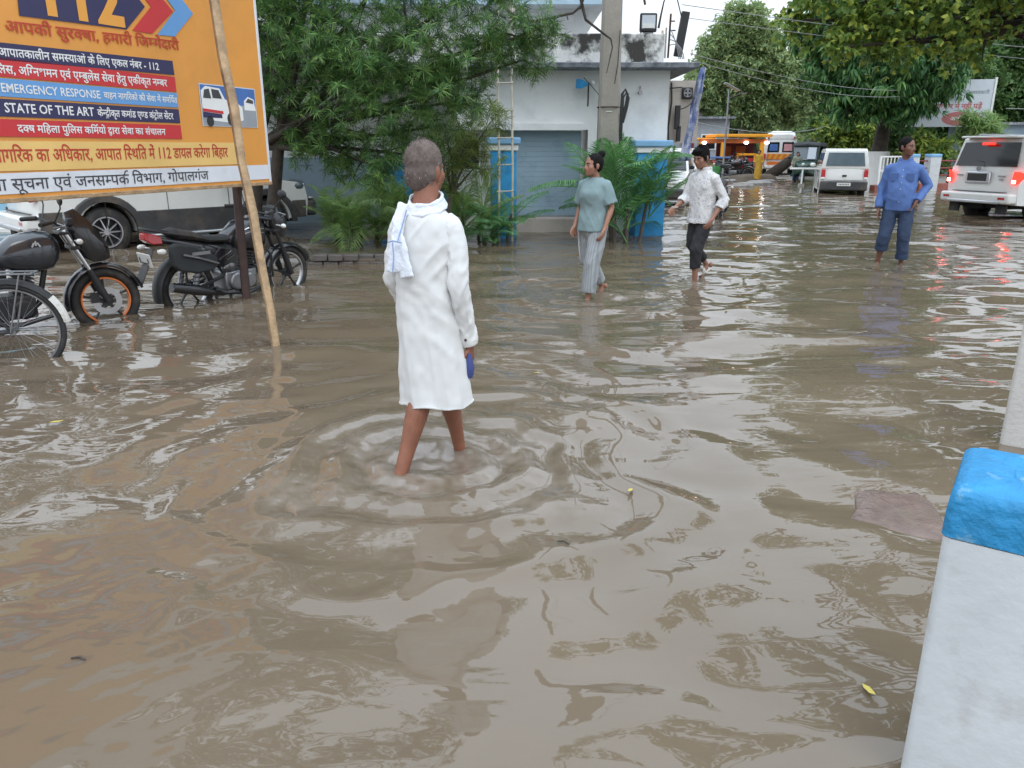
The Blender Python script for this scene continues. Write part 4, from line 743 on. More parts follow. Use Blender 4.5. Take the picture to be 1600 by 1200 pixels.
    b = MB(); b.box((xf + .02, 0, .86), (.06, .9, .24)); g = b.build('grille', 'black_plastic', t, bevel=.02); b = MB(); [b.box((xf + .055, -.36 + k * .12, .86), (.02, .03, .22)) for k in range(7)]; b.build('grille_bar', 'chrome', g, bevel=.006)
    b = MB(); b.box((xf + .07, 0, .56), (.22, 1.7, .28)); fb = b.build('front_bumper', 'cladding' if twotone else 'car_white', t, bevel=.05); b = MB(); b.box((xf + .15, 0, .44), (.14, 1.5, .06)); b.box((xf + .1, 0, .735), (.16, 1.64, .05)); b.build('skid_plate', 'alloy', fb, bevel=.02)
    b = MB(); b.box((xf + .185, 0, .6), (.012, .46, .11)); p = b.build('number_plate', 'plate_white', t, bevel=.004); b = MB(); [b.box((xf + .193, -.16 + k * .055, .6), (.003, .03, .05)) for k in range(7)]; b.build('plate_marks', 'ink', p)
    b = MB(); b.tube([(-.5, .62, 1.89), (1.1, .62, 1.88)], .02, 6); b.tube([(-.5, -.62, 1.89), (1.1, -.62, 1.88)], .02, 6); b.build('roof_rail', 'steel', t)
    if not twotone:
        for k in range(7): b = MB(); b.box((-.63 + k * .006, -.865 + k * .0105, 1.3 + k * .06), (.12, .02, .02)); b.build('louvre', 'car_white', t)
    return t
suv('white SUV with black lower cladding parked behind the billboard and motorcycles', (-6.82, 12.54, GZ), R(45), 'large SUVs', twotone=True)
suv('white SUV with lit brake lights standing in the flood at the right edge', (11.3, 17.95, GZ), R(19), 'large SUVs', lit=True)
def hatch(name, label, loc, rz, grp=None):
    t = thing(name, label, 'car', loc, rz, grp); wb, hw, r = 2.36, .74, .28
    arch = lambda x0: arc(x0, r, .34, math.pi, 0, 12)
    low = [(-.52, .3), (-.34, .3)] + arch(0) + [(.34, .26), (wb - .34, .26)] + arch(wb) + [(wb + .34, .3), (wb + .55, .34)]
    shell(t, 'body', 'car_white', low + [(wb + .6, .6), (wb + .5, .84), (2.05, .96), (1.6, 1.0), (-.5, 1.0), (-.56, .7)], hw, lambda x: 1 - .05 * max(0, (x - 2.3) / .6) ** 2, .04)
    cab = [(2.0, .97), (1.45, 1.52), (1.2, 1.58), (-.25, 1.6), (-.38, 1.55), (-.52, 1.0), (-.5, .94), (2.0, .94)]; tm = lambda z: 1 - .14 * max(0, z - 1) / .6
    shell(t, 'cabin', 'car_white', cab, hw * .985, lambda x: 1, .05, tm); W_ = lambda z: hw * .985 * tm(z)
    for s_ in (-1, 1):
        y = lambda z: s_ * W_(z)
        for x0, x1, a, c in ((-.36, .1, -.28, .1), (.18, .82, .18, .8), (.9, 1.8, .9, 1.4)): panel(t, 'window', 'glass_dark', [(x0, y(1.03), 1.03), (x1, y(1.03), 1.03), (c, y(1.46), 1.46), (a, y(1.46), 1.46)], (0, s_, 0))
        b = MB(); [b.box((x, s_ * (hw + .001), .62), (.008, .01, .6)) for x in (.14, .86, 1.86)]; b.build('door_gap', 'black_plastic', t); b = MB(); [b.box((x, s_ * (hw + .015), .86), (.16, .025, .03)) for x in (.3, 1.0)]; b.build('door_handle', 'black_plastic', t)
        b = MB(); b.ell((1.72, s_ * .86, 1.04), (.05, .1, .07), 12, 8); b.build('wing_mirror', 'car_white', t, smooth=60)
        b = MB(); b.box((-.545, s_ * .655, .8), (.06, .13, .28)); tl = b.build('tail_light', 'red_lens', t, bevel=.02); b = MB(); b.box((-.56, s_ * .655, .66), (.05, .12, .07)); b.build('light_lens', 'clear_lens', tl, bevel=.01)
        b = MB(); b.ell((wb + .5, s_ * .52, .72), (.12, .16, .1), 14, 8); b.build('headlight', 'clear_lens', t, smooth=60)
    panel(t, 'rear_window', 'glass_grey', [(-.516, -.6, 1.05), (-.516, .6, 1.05), (-.41, .54, 1.47), (-.41, -.54, 1.47)], (-1, 0, 0), .014)
    panel(t, 'windscreen', 'glass_dark', [(1.95, -.66, 1.02), (1.95, .66, 1.02), (1.48, .58, 1.48), (1.48, -.58, 1.48)], (1, 0, .5), .03)
    b = MB(); b.box((-.57, 0, .42), (.16, 1.46, .3)); rb = b.build('rear_bumper', 'cladding', t, bevel=.04, seg=3); b = MB(); b.box((-.655, 0, .47), (.012, .42, .1)); p = b.build('number_plate', 'plate_white', rb); b = MB(); [b.box((-.663, -.14 + k * .047, .47), (.003, .025, .045)) for k in range(7)]; b.build('plate_marks', 'ink', rb)
    b = MB(); b.box((-.572, 0, .74), (.02, .14, .06)); b.build('tailgate_latch', 'black_plastic', t, bevel=.01); b = MB(); b.box((-.566, 0, .6), (.01, 1.1, .01)); b.build('tailgate_gap', 'black_plastic', t)
    b = MB(); b.box((wb + .6, 0, .44), (.16, 1.4, .26)); b.build('front_bumper', 'cladding', t, bevel=.05); b = MB(); b.box((wb + .58, 0, .68), (.05, .5, .12)); b.build('grille', 'black_plastic', t, bevel=.01)
    b = MB(); b.box((1.1, 0, .36), (3.0, 1.1, .22)); b.build('underbody', 'dark_void', t)
    for x in (0, wb):
        for y in (-.63, .63): car_wheel(t, x, y, r, .17, 8)
    return t
hatch('white_hatchback', 'white hatchback seen from behind, parked by the white railings', (11.1, 26.7, GZ - .02), R(90 - 17))
hatch('white_hatchback', 'white car nose-on behind the big palm, only its front showing', (4.66, 23.8, GZ), R(-106))
def rickshaw():
    t = thing('auto_rickshaw', 'dark green auto rickshaw with a black canopy parked between ambulance and hatchback', 'auto rickshaw', (14.0, 37.6, -.06), R(-118))
    b = MB(); b.loft([[(x, -w, z0), (x, w, z0), (x, w, z1), (x, -w, z1)] for x, w, z0, z1 in ((-.5, .66, .3, .95), (.6, .66, .26, .9))]); b.build('tub', 'auto_green', t, bevel=.05)
    b = MB(); b.loft([[(x, -w, z0), (x, w, z0), (x, w * .9, z1), (x, -w * .9, z1)] for x, w, z0, z1 in ((1.35, .55, .3, 1.0), (1.75, .42, .35, .95), (1.98, .2, .45, .75))]); b.build('nose', 'auto_green', t, bevel=.06)
    MB().box((.95, 0, .32), (.9, 1.2, .08)).build('floor_pan', 'auto_green', t)
    b = MB(); b.loft([[(x, -w, z0), (x, w, z0), (x, w * .92, z1), (x, 0, z1 + .05), (x, -w * .92, z1)] for x, w, z0, z1 in ((-.55, .66, 1.5, 1.6), (-.4, .68, 1.55, 1.75), (1.3, .64, 1.6, 1.76), (1.5, .58, 1.58, 1.64))]); b.build('canopy', 'canvas_black', t, bevel=.03)
    panel(t, 'windscreen', 'glass_grey', [(1.62, -.5, 1.0), (1.62, .5, 1.0), (1.42, .52, 1.58), (1.42, -.52, 1.58)], (1, 0, 0)); panel(t, 'screen_reflection', 'banner_white', [(1.68, .1, 1.05), (1.68, .45, 1.05), (1.5, .45, 1.55), (1.5, .1, 1.55)], (1, 0, 0))  # white pane paints the bright reflection on the windscreen
    for s_ in (-1, 1):
        b = MB(); b.tube([(1.62, s_ * .54, .95), (1.45, s_ * .56, 1.62)], .03, 6); b.tube([(.6, s_ * .62, .85), (.6, s_ * .62, 1.65)], .025, 6); b.build('pillar', 'auto_green', t); b = MB(); b.box((-.1, s_ * .655, 1.25), (.8, .02, .6)); b.build('side_curtain', 'canvas_black', t); b = MB(); b.ell((1.5, s_ * .7, 1.1), (.03, .08, .06)); b.build('mirror', 'black_plastic', t, smooth=60)
    b = MB(); b.box((-.55, 0, 1.25), (.03, 1.2, .6)); b.build('rear_curtain', 'canvas_black', t); b = MB(); b.ell((1.97, 0, .82), (.05, .07, .07), 14, 8); b.build('headlight', 'clear_lens', t, smooth=60); b = MB(); b.box((.2, 0, .75), (.5, 1.1, .18)); b.box((.0, 0, 1.0), (.15, 1.1, .5)); b.box((1.15, 0, .72), (.35, .7, .14)); b.build('seat', 'rubber', t, bevel=.04)
    b = MB(); b.tube([(1.55, 0, .9), (1.4, -.3, 1.02)], .015, 6); b.tube([(1.55, 0, .9), (1.4, .3, 1.02)], .015, 6); b.build('handlebar', 'steel', t)
    car_wheel(t, 0, -.55, .23, .13, 6); car_wheel(t, 0, .55, .23, .13, 6); w = car_wheel(t, 1.85, .04, .23, .1, 6); arcfender(t, 1.85, .23, .26, R(10), R(170), .09, 'auto_green', 'front_fender')
rickshaw()
def ambulance():
    t = thing('ambulance', 'white high-roofed ambulance van with orange and yellow rear stripes', 'ambulance', (14.55, 43.6, .06), R(90 - 16)); hw, r, wb = .86, .31, 2.3
    arch = lambda x0: arc(x0, r, .38, math.pi, 0, 10)
    low = [(-.75, .34), (-.38, .34)] + arch(0) + [(.38, .3), (wb - .38, .3)] + arch(wb) + [(wb + .38, .34), (wb + .75, .36)]
    shell(t, 'body', 'white_paint', low + [(wb + .8, .8), (wb + .6, 1.1), (wb + .1, 1.75), (wb - .2, 1.85), (-.7, 1.86), (-.78, 1.2)], hw, lambda x: 1, .06, lambda z: 1 - .09 * max(0, z - 1) / .9)
    b = MB(); b.loft([[(x, -w, 1.84), (x, w, 1.84), (x, w * .9, z), (x, w * .6, z + .1), (x, -w * .6, z + .1), (x, -w * .9, z)] for x, w, z in ((-.72, .74, 2.0), (-.5, .76, 2.16), (1.6, .76, 2.16), (2.2, .7, 1.9))]); b.build('high_roof', 'white_paint', t, bevel=.05)
    for s_, st in ((-1, 'sticker_pink'), (1, 'sticker_blue')): w = panel(t, 'rear_window', 'glass_dark', [(-.775, s_ * .08, 1.18), (-.775, s_ * .68, 1.18), (-.745, s_ * .64, 1.7), (-.745, s_ * .08, 1.7)], (-1, 0, 0), .012); panel(w, 'window_sticker', st, [(-.792, s_ * .16, 1.25), (-.792, s_ * .58, 1.25), (-.77, s_ * .56, 1.6), (-.77, s_ * .16, 1.6)], (-1, 0, 0))
    sb = MB().box((-.795, 0, .96), (.02, 1.36, .28)).build('stripe_panel', 'amb_orange', t); b = MB()
    for k in range(5): y0 = .62 - k * .28; b.prism([(y0, .83), (y0 - .11, .83), (y0 - .25, 1.09), (y0 - .14, 1.09)], -.812, -.808, 'YZ')
    b.build('chevron', 'amb_yellow', sb); MB().box((-.795, 0, .62), (.02, 1.3, .16)).build('lower_stripe', 'amb_orange', t)
    b = MB(); b.box((-.84, 0, .42), (.18, 1.6, .16)); b.build('rear_bumper', 'white_paint', t, bevel=.04); MB().box((-.8, -.1, .5), (.02, .4, .06)).build('number_plate', 'amb_yellow', t)
    for s_ in (-1, 1): b = MB(); b.box((-.79, s_ * .78, .95), (.06, .1, .34)); b.build('tail_light', 'red_lens', t, bevel=.02); b = MB(); b.ell((-.74, s_ * .66, 1.92), (.05, .06, .05)); b.build('beacon', 'red_lens', t, smooth=60)
    panel(t, 'windscreen', 'glass_dark', [(wb + .56, -.72, 1.14), (wb + .56, .72, 1.14), (wb + .14, .68, 1.7), (wb + .14, -.68, 1.7)], (1, 0, .4), .03)
    for s_ in (-1, 1): panel(t, 'window', 'glass_dark', [(.4, s_ * .835, 1.2), (2.2, s_ * .835, 1.2), (2.1, s_ * .8, 1.65), (.4, s_ * .8, 1.65)], (0, s_, 0), .02)
    for x in (0, wb):
        for y in (-.72, .72): car_wheel(t, x, y, r, .2, 8)
    MB().box((1.1, 0, .45), (3.2, 1.3, .24)).build('underbody', 'dark_void', t)
ambulance()
# ================================================================ trees and plants
def rand_rot(n, tilt, r_):
    """n random rotation matrices: yaw free, tilt up to +-tilt"""
    yaw = r_.uniform(0, 2 * np.pi, n); a = r_.normal(0, tilt, n); b = r_.normal(0, tilt, n)
    cy, sy, ca, sa, cb, sb = np.cos(yaw), np.sin(yaw), np.cos(a), np.sin(a), np.cos(b), np.sin(b); Z, O = np.zeros(n), np.ones(n)
    Ry = np.stack([np.stack([cy, -sy, Z], -1), np.stack([sy, cy, Z], -1), np.stack([Z, Z, O], -1)], -2)
    Ra = np.stack([np.stack([O, Z, Z], -1), np.stack([Z, ca, -sa], -1), np.stack([Z, sa, ca], -1)], -2)
    Rb = np.stack([np.stack([cb, Z, sb], -1), np.stack([Z, O, Z], -1), np.stack([-sb, Z, cb], -1)], -2)
    return Ry @ Ra @ Rb
def leaf_quad(L, w, droop=.25):
    """one leaf along +x, six points, bent; two quads"""
    return np.array([(0, 0, 0), (L * .35, w / 2, .02 * L), (L * .35, -w / 2, .02 * L), (L * .7, w * .38, -droop * L * .4), (L * .7, -w * .38, -droop * L * .4), (L, 0, -droop * L)]), np.array([(0, 2, 1, 1), (1, 2, 4, 3), (3, 4, 5, 5)])
def whorl(n, L, w, up, r_, droop=.3):
    V, F = [], []; lv, lf = leaf_quad(L, w, droop)
    for k in range(n):
        a = k * 2.4 + r_.uniform(-.3, .3); e = up + r_.uniform(-.45, .45); s = r_.uniform(.7, 1.15)
        q = np.array((Matrix.Rotation(a, 3, 'Z') @ Matrix.Rotation(-e, 3, 'Y'))); F.append(lf + len(V) * 6); V.append((lv * s) @ q.T)
    return np.concatenate(V), np.concatenate(F)
def whorl2(n, L, w, r_):
    """light spray of n single-quad leaves for trees seen from afar"""
    V, F = [], []
    for k in range(n):
        q = np.array(Matrix.Rotation(r_.uniform(0, 6.28), 3, 'Z') @ Matrix.Rotation(-r_.uniform(-.7, 1.0), 3, 'Y') @ Matrix.Rotation(r_.uniform(-.6, .6), 3, 'X')); s = r_.uniform(.7, 1.2); o = np.array([r_.normal() * L * .5, r_.normal() * L * .5, r_.normal() * L * .4])
        V.append(np.array([(0, 0, 0), (L * .5, -w / 2, -.04 * L), (L, 0, -.25 * L), (L * .5, w / 2, -.04 * L)]) * s @ q.T + o); F.append(np.array([(0, 1, 2, 3)]) + 4 * k)
    return np.concatenate(V), np.concatenate(F)
def foliage(name, pts, tmpl, mat, parent, tilt, r_, smin=.75, smax=1.25):
    tv, tf = tmpl; n = len(pts); s = r_.uniform(smin, smax, n); q = rand_rot(n, tilt, r_)
    V = np.einsum('nij,kj->nki', q, tv) * s[:, None, None] + np.asarray(pts)[:, None, :]
    F = tf[None] + (np.arange(n) * len(tv))[:, None, None]; F = F.reshape(-1, 4); V = V.reshape(-1, 3)
    tri = F[:, 2] == F[:, 3]; alt = F[:, 0] == F[:, 1]
    A = F[~tri]; B = F[tri][:, :3]; T = np.concatenate([A[:, [0, 1, 2]], A[:, [0, 2, 3]], B])
    return np_obj(name, V, T, mat, parent)
def blob_pts(blobs, dens, r_, hollow=.5, flat=1):
    P = []
    for x, y, z, r in blobs:
        n = int(dens * r ** 2.2); d = r_.normal(size=(n, 3)); d /= np.linalg.norm(d, axis=1)[:, None]
        rad = r * (hollow + (1 - hollow) * r_.random(n)) ** .8; rad *= 1 + .28 * vnoise(d[:, 0] * 3 + x, d[:, 1] * 3 + z, 5) + .2 * vnoise(d[:, 2] * 5 + x, d[:, 0] * 5 + y, 6)
        P.append(np.array((x, y, z)) + d * rad[:, None] * np.array((1, 1, flat)))
    return np.concatenate(P)
def limbs(t, base, fork, blobs, r0, mat, wob=.1, frac=.3, trunk=True, nm='limb'):
    base, fork = Vector(base), Vector(fork)
    if trunk:
        mid = base.lerp(fork, .5) + Vector((rng.uniform(-wob, wob), rng.uniform(-wob, wob), 0)); pts = bez(base, mid, fork, 8); b = MB()
        b.tube(pts, [r0 * (1.25 - .1 * i if i < 3 else 1 - .045 * i) for i in range(9)], 12); b.build('trunk', mat, t, smooth=60)
    b = MB()
    for x, y, z, r in blobs:
        e = Vector((x, y, z)); m = fork.lerp(e, .5) + Vector((rng.uniform(-.5, .5), rng.uniform(-.5, .5), rng.uniform(-.2, .5))) * r * .6
        P = bez(fork, m, e, 9); b.tube(P, [r0 * (.5 - .045 * i) for i in range(10)], 7)
        for k in range(5):
            s = P[rng.randint(4, 9)]; d = Vector((rng.gauss(0, 1), rng.gauss(0, 1), rng.gauss(.1, .8))).normalized() * r * rng.uniform(.5, .95)
            b.tube(bez(s, s + d * .5 + Vector((0, 0, rng.uniform(-.1, .2) * r)), s + d, 5), [r0 * (.16 - .024 * i) for i in range(6)], 5)
    b.build(nm, mat, t, smooth=60)
def tree(name, label, base, forks, blobs, r0, tmpl, leaf, bark, dens, tilt=.5, hollow=.45, seed=1, group=None, flat=1, smax=1.25, paint=None):
    r_ = np.random.default_rng(seed); t = thing(name, label, 'tree', base, 0, group); o = Vector(base)
    loc = [(x - o.x, y - o.y, z - o.z, r) for x, y, z, r in blobs]
    for i, fk in enumerate(forks):
        f = Vector(fk) - o; limbs(t, (0.22 * i - .05 * (len(forks) > 1), .05 * i, -.1), f, loc[i::len(forks)], r0, bark)
    foliage('crown', blob_pts(loc, dens, r_, hollow, flat), tmpl, leaf, t, tilt, r_, smax=smax)
    if paint: b = MB(); b.tube([(0, 0, 0), (0, 0, paint)], [r0 * 1.33, r0 * 1.28], 14); b.build('painted_band', 'white_paint', t, smooth=60)
    return t
r_ = np.random.default_rng(3)
OLE = whorl(22, .135, .0105, .3, r_, .4); OLE2 = whorl(16, .15, .011, .2, r_, .5)
ole_blobs = [(-3.2, 10.9, 2.5, .75), (-2.6, 10.4, 2.9, .8), (-1.9, 10.2, 2.3, .75), (-1.3, 10.5, 2.75, .8), (-.6, 10.5, 2.55, .62), (-.1, 10.4, 2.85, .5), (-2.5, 10.6, 1.75, .5), (-1.75, 10.8, 1.6, .5), (-1.15, 10.9, 1.75, .48), (-.6, 10.9, 2.1, .36), (-2.6, 10.8, 3.9, 1.0), (-1.4, 10.8, 3.8, 1.0), (-.3, 10.5, 3.5, .6), (-2.1, 11, 4.9, 1.0), (-3.4, 11.2, 3.4, .8), (-2.2, 10.9, 2.6, .6), (-1.0, 10.3, 2.1, .5), (-2.9, 10.9, 1.75, .35), (-2.3, 10.6, 1.35, .4), (-1.8, 10.5, 1.25, .38), (-1.35, 10.6, 1.4, .4), (-2.75, 10.7, 1.45, .3), (.15, 10.4, 2.55, .4), (.35, 10.3, 2.9, .35)]
tree('narrow_leaved_tree', 'dark green tree with narrow whorled leaves and twin trunks right of the billboard', (-3.72, 11.1, GZ), [(-3.45, 10.9, 1.5), (-3.1, 10.8, 1.7)], ole_blobs, .115, OLE, 'leaf_oleander', 'bark_dark', 450, .55, .25, 3)
NEEM = whorl(9, .15, .035, .3, r_, .4)
tree('roadside_tree', 'tall dense tree rising behind the orange billboard', (-7.4, 15.2, GZ), [(-6.8, 14.6, 3.2)], [(-6.6, 13.2, 4.6, 1.5), (-5.0, 12.6, 4.9, 1.4), (-7.6, 12.8, 6.3, 1.8), (-5.6, 12.0, 6.9, 1.7), (-4.0, 12.4, 6.3, 1.4), (-6.6, 12.4, 8.3, 1.6), (-4.9, 12.4, 8.1, 1.4), (-8.6, 12.6, 8.0, 1.6), (-3.9, 13.2, 3.6, .9), (-4.2, 13.4, 2.4, .7), (-9.4, 13.5, 5.2, 1.7), (-3.2, 12.2, 7.4, 1.2), (-5.7, 12, 9.9, 1.3), (-4.1, 11.6, 9.5, .9), (-7.5, 12, 10, 1.4), (-2.6, 11.4, 8.9, .6), (-6.4, 11.0, 11.0, .9)], .28, NEEM, 'leaf_neem', 'bark_grey', 190, .6, .4, 5)
MANGO = whorl(11, .3, .075, -.45, r_, .7)
tree('mango_tree', 'big dark mango tree with a white-painted trunk beside the railings', (14.3, 31.4, -.02), [(14.4, 31.3, 2.6)], [(12.8, 30.6, 3.2, 1.0), (14.2, 30.2, 3.4, 1.0), (14.8, 30.4, 3.1, .85), (12.4, 31, 4.3, 1.3), (13.4, 30, 4.4, 1.6), (15.2, 30, 4.3, 1.6), (15.1, 31, 4.4, .9), (12.5, 31, 6, 1.8), (14.6, 30.8, 6.2, 1.9), (16.3, 31.5, 5.8, 1.6), (13.6, 31.3, 8, 1.8), (15.6, 31.5, 7.8, 1.7), (11.8, 31.6, 5.8, 1.3)], .36, MANGO, 'leaf_mango', 'bark_dark', 165, .4, .5, 7, paint=1.36)
BROAD = whorl(6, .12, .085, .1, r_, .5)
tree('peepal_tree', 'broad-leaved yellow-green tree whose limbs overhang the street from the right', (14.6, 17.4, GZ), [(13.2, 17.0, 4.0)], [(6.0, 17.3, 4.0, .7), (6.9, 17, 3.75, .75), (7.7, 16.8, 3.45, .6), (6.5, 16.6, 3.4, .4), (7.4, 16.8, 4.1, .9), (8.6, 16.4, 3.9, .95), (6.6, 17.6, 5.0, 1.1), (8.0, 17.0, 5.2, 1.3), (9.8, 16.6, 4.6, 1.2), (9.4, 17.4, 3.6, .7), (10.6, 16.2, 3.9, .8), (11.2, 15.6, 4.6, 1.0), (12.3, 16, 4.6, 1.2), (9.6, 16.2, 6.2, 1.5), (11.8, 15.8, 6.4, 1.6), (7.8, 17.4, 6.6, 1.2), (13.6, 15.6, 6.0, 1.6), (10.6, 14.6, 3.7, .55), (9.2, 13.4, 3.55, .5), (8.3, 12.6, 3.35, .42), (13, 17.5, 7.8, 1.6), (10.8, 17, 7.8, 1.4), (3.4, 8.4, 6.8, .8), (5.2, 9.2, 6.2, .95), (4.4, 7.2, 7.2, .8), (6.8, 10.4, 7.2, 1.1), (2.4, 9.8, 8.2, .9), (6.2, 7.4, 7.8, .9), (1.6, 7.6, 7.6, .6), (8.2, 9.2, 6.6, 1.1), (4.9, 11.6, 7.6, .9)], .24, BROAD, 'leaf_broad', 'bark_dark', 205, .75, .2, 9)
FAR = whorl2(12, .24, .12, r_)
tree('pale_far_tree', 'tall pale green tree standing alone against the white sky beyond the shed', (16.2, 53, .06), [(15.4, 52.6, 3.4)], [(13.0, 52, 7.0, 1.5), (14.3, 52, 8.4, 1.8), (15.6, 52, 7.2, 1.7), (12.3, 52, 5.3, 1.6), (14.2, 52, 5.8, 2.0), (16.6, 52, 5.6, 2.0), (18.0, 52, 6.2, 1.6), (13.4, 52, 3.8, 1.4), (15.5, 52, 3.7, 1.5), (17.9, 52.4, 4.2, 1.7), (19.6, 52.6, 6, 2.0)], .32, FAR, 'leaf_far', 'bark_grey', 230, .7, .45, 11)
t = tree('leaning_tree', 'dark tree with a long bare trunk leaning right over the ambulance', (13.1, 41.0, .05), [(16.9, 40.2, 3.2)], [(17.4, 40, 4.2, 1.3), (19, 40, 4.6, 1.7), (17.6, 40, 5.8, 1.6), (20.2, 40.4, 3.6, 1.5), (19.6, 40.5, 6.4, 1.8), (16.0, 40.4, 4.6, .9), (21.6, 40.6, 5.0, 1.6), (18.2, 39.8, 3.0, .8), (15.2, 40.5, 2.6, .45)], .24, FAR, 'leaf_back', 'bark_dark', 220, .7, .45, 13)
BG_T = 'dark trees closing the far end of the street'
for i, (x, y, z, lab) in enumerate([(22.5, 45, 5.2, 'dark background tree just right of the hatchback'), (26.5, 44, 5.6, 'dark background tree behind the banner board'), (31, 44, 5.4, 'dark background tree above the white SUV at the right edge'), (24.5, 55, 7.0, 'background tree behind the rickshaw, reaching highest')]):
    k = z / 5.2; tree('background_tree', lab, (x, y, 0), [(x, y, 1.8)], [(x - 1.6 * k, y, 2.4 * k, 1.4 * k), (x + 1.4 * k, y, 2.4 * k, 1.4 * k), (x, y - .5, 3.6 * k, 1.8 * k), (x - 1.9 * k, y, 4.6 * k, 1.6 * k), (x + 1.8 * k, y, 4.7 * k, 1.7 * k), (x, y, 6 * k, 1.9 * k), (x, y - .6, 1.5 * k, 1.0 * k)], .28, FAR, 'leaf_back', 'bark_dark', 200, .7, .5, 20 + i, BG_T)
# a wood far beyond that nobody could count
rw = np.random.default_rng(40); wb_ = [(rw.uniform(-60, 95), rw.uniform(66, 84), rw.uniform(1.5, 7), rw.uniform(2.2, 3.6)) for _ in range(120)]
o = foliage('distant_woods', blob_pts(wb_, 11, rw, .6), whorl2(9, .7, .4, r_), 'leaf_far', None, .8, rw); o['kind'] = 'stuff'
SMALL = whorl(14, .3, .035, .4, r_, .5)
tree('young_tree', 'slim young pale-green tree standing before the banner board', (17.6, 31.2, 0), [(17.8, 31.1, 1.7)], [(17.8, 31, 2.3, .55), (18.3, 31, 2.25, .5), (17.4, 31, 2.45, .45), (18.6, 31, 1.95, .3), (17.3, 31, 1.8, .35)], .06, SMALL, 'leaf_palm_pale', 'bark_grey', 190, .6, .2, 31)
tree('garden_shrub', 'round yellow-green shrub beside the mango trunk', (15.6, 30.6, 0), [(15.6, 30.6, .6)], [(15.5, 30.5, 1.5, .5), (16.1, 30.5, 1.25, .5), (15.1, 30.6, 1.1, .4)], .04, FAR, 'leaf_broad', 'bark_grey', 300, .7, .3, 32)
tree('garden_shrub', 'pale variegated shrub below the banner board, right of the man in blue', (17.0, 31, 0), [(17, 31, .6)], [(16.9, 30.8, 1.2, .5), (17.5, 30.8, 1.0, .45), (16.5, 30.8, .9, .35)], .04, BROAD, 'leaf_far', 'bark_grey', 260, .7, .3, 33)
tree('garden_shrub', 'bright yellow-green shrub behind the rickshaw and hatchback', (15.6, 38.5, 0), [(15.6, 38.5, .8)], [(15.2, 38.5, 2.3, .7), (16.4, 38.3, 2.2, .8), (15.8, 38.3, 1.4, .7), (17, 38.5, 1.4, .6)], .05, FAR, 'leaf_broad', 'bark_grey', 300, .7, .3, 34)
# ---- palms: every frond is its own part, sharing a few meshes
def frond_mesh(L, seed, nleaf=32, wl=.42, droop=.9):
    q = random.Random(seed); b = MB(); N = 14; pts = []
    for i in range(N + 1):
        s = i / N; pts.append(Vector((L * (s - .12 * droop * s * s * s), 0, L * (.42 * s - .62 * droop * s * s))))
    b.tube(pts, [.011 * (1 - .8 * i / N) for i in range(N + 1)], 5)
    for k in range(nleaf):
        s = .14 + .86 * k / nleaf; f = s * N; i = min(int(f), N - 1); p = pts[i].lerp(pts[i + 1], f - i); tg = (pts[i + 1] - pts[i]).normalized(); ll = wl * L * math.sin(math.pi * min(1, .18 + .82 * s) ** .8) ** .6 * q.uniform(.85, 1.1) * (1 - .35 * s)
        for sd in (-1, 1):
            d = (tg * (.55 + .5 * s) + Vector((0, sd, .22))).normalized(); nrm = tg.cross(d).normalized(); wv = d.cross(nrm).normalized() * .0095 * L ** .5
            p1 = p + d * ll * .5 + Vector((0, 0, .02)); p2 = p + d * ll - Vector((0, 0, .28 * ll * q.uniform(.6, 1.3)))
            o = len(b.v); b.add([p, p1 + wv, p1 - wv, p2], [(0, 2, 1), (1, 2, 3)])
    return b
FR = {}
def palm(name, label, loc, n, L, h, mat, seed, spread=1., stems=3, group=None, out=.9):
    q = random.Random(seed); t = thing(name, label, 'palm', loc, 0, group)
    for m in range(3):
        if (mat, m) not in FR:
            o = frond_mesh(1, m * 7 + 1, droop=(.5, .75, 1.0)[m]).build('frond', mat, None, smooth=30); FR[(mat, m)] = o.data; bpy.data.objects.remove(o)
    st = []
    for k in range(stems):
        a = k * 6.283 / stems + q.uniform(-.4, .4); p = Vector((.16 * spread * math.cos(a), .12 * spread * math.sin(a), 0)); e = p * 1.6 + Vector((0, 0, h * q.uniform(.75, 1.15))); b = MB(); b.tube([p, p.lerp(e, .5), e], [.035, .028, .02], 7); b.build('stem', 'bark_grey', t, smooth=60); st.append(e)
    for k in range(n):
        o = bpy.data.objects.new('frond', FR[(mat, k % 3)]); link(o, t); e = st[k % stems]; a = k * 2.39996 + q.uniform(-.35, .35); el = q.uniform(-.1, out)
        o.location = e - Vector((0, 0, q.uniform(0, .75) * h)); o.rotation_euler = (q.uniform(-.3, .3), -el, a); s = L * q.uniform(.7, 1.15); o.scale = (s, s, s)
PG = 'feathery palms planted along the front of the building'
palm('areca_palm', 'large dark feathery palm at the foot of the concrete utility pole', (1.9, 13.1, GZ), 30, 1.4, .95, 'leaf_palm', 1, 1.5, 5, PG, 1.3)
palm('areca_palm', 'feathery palm covering the blue gate pillar right of the man in white', (-.25, 12.9, GZ), 14, .85, .5, 'leaf_palm', 2, 1, 3, PG, 1.0)
palm('areca_palm', 'palm between the man in white and the ladder', (-.75, 13.2, GZ), 20, 1.0, .6, 'leaf_palm_pale', 3, 1, 3, PG, 1.3)
palm('areca_palm', 'taller pale feathery palm half way between the SUV front and the man in white', (-2.45, 12.9, GZ), 24, 1.05, .5, 'leaf_palm_pale', 4, 1, 3, PG, 1.3)
palm('areca_palm', 'pale palm with brown stems just left of the man in white', (-1.75, 12.9, GZ), 24, 1.1, .75, 'leaf_palm_pale', 5, 1, 4, PG, 1.35)
palm('areca_palm', 'pale feathery palm at the left end of the row, beside the SUV front', (-2.95, 13.6, GZ), 18, .9, .5, 'leaf_palm_pale', 7, 1, 3, PG, 1.3)
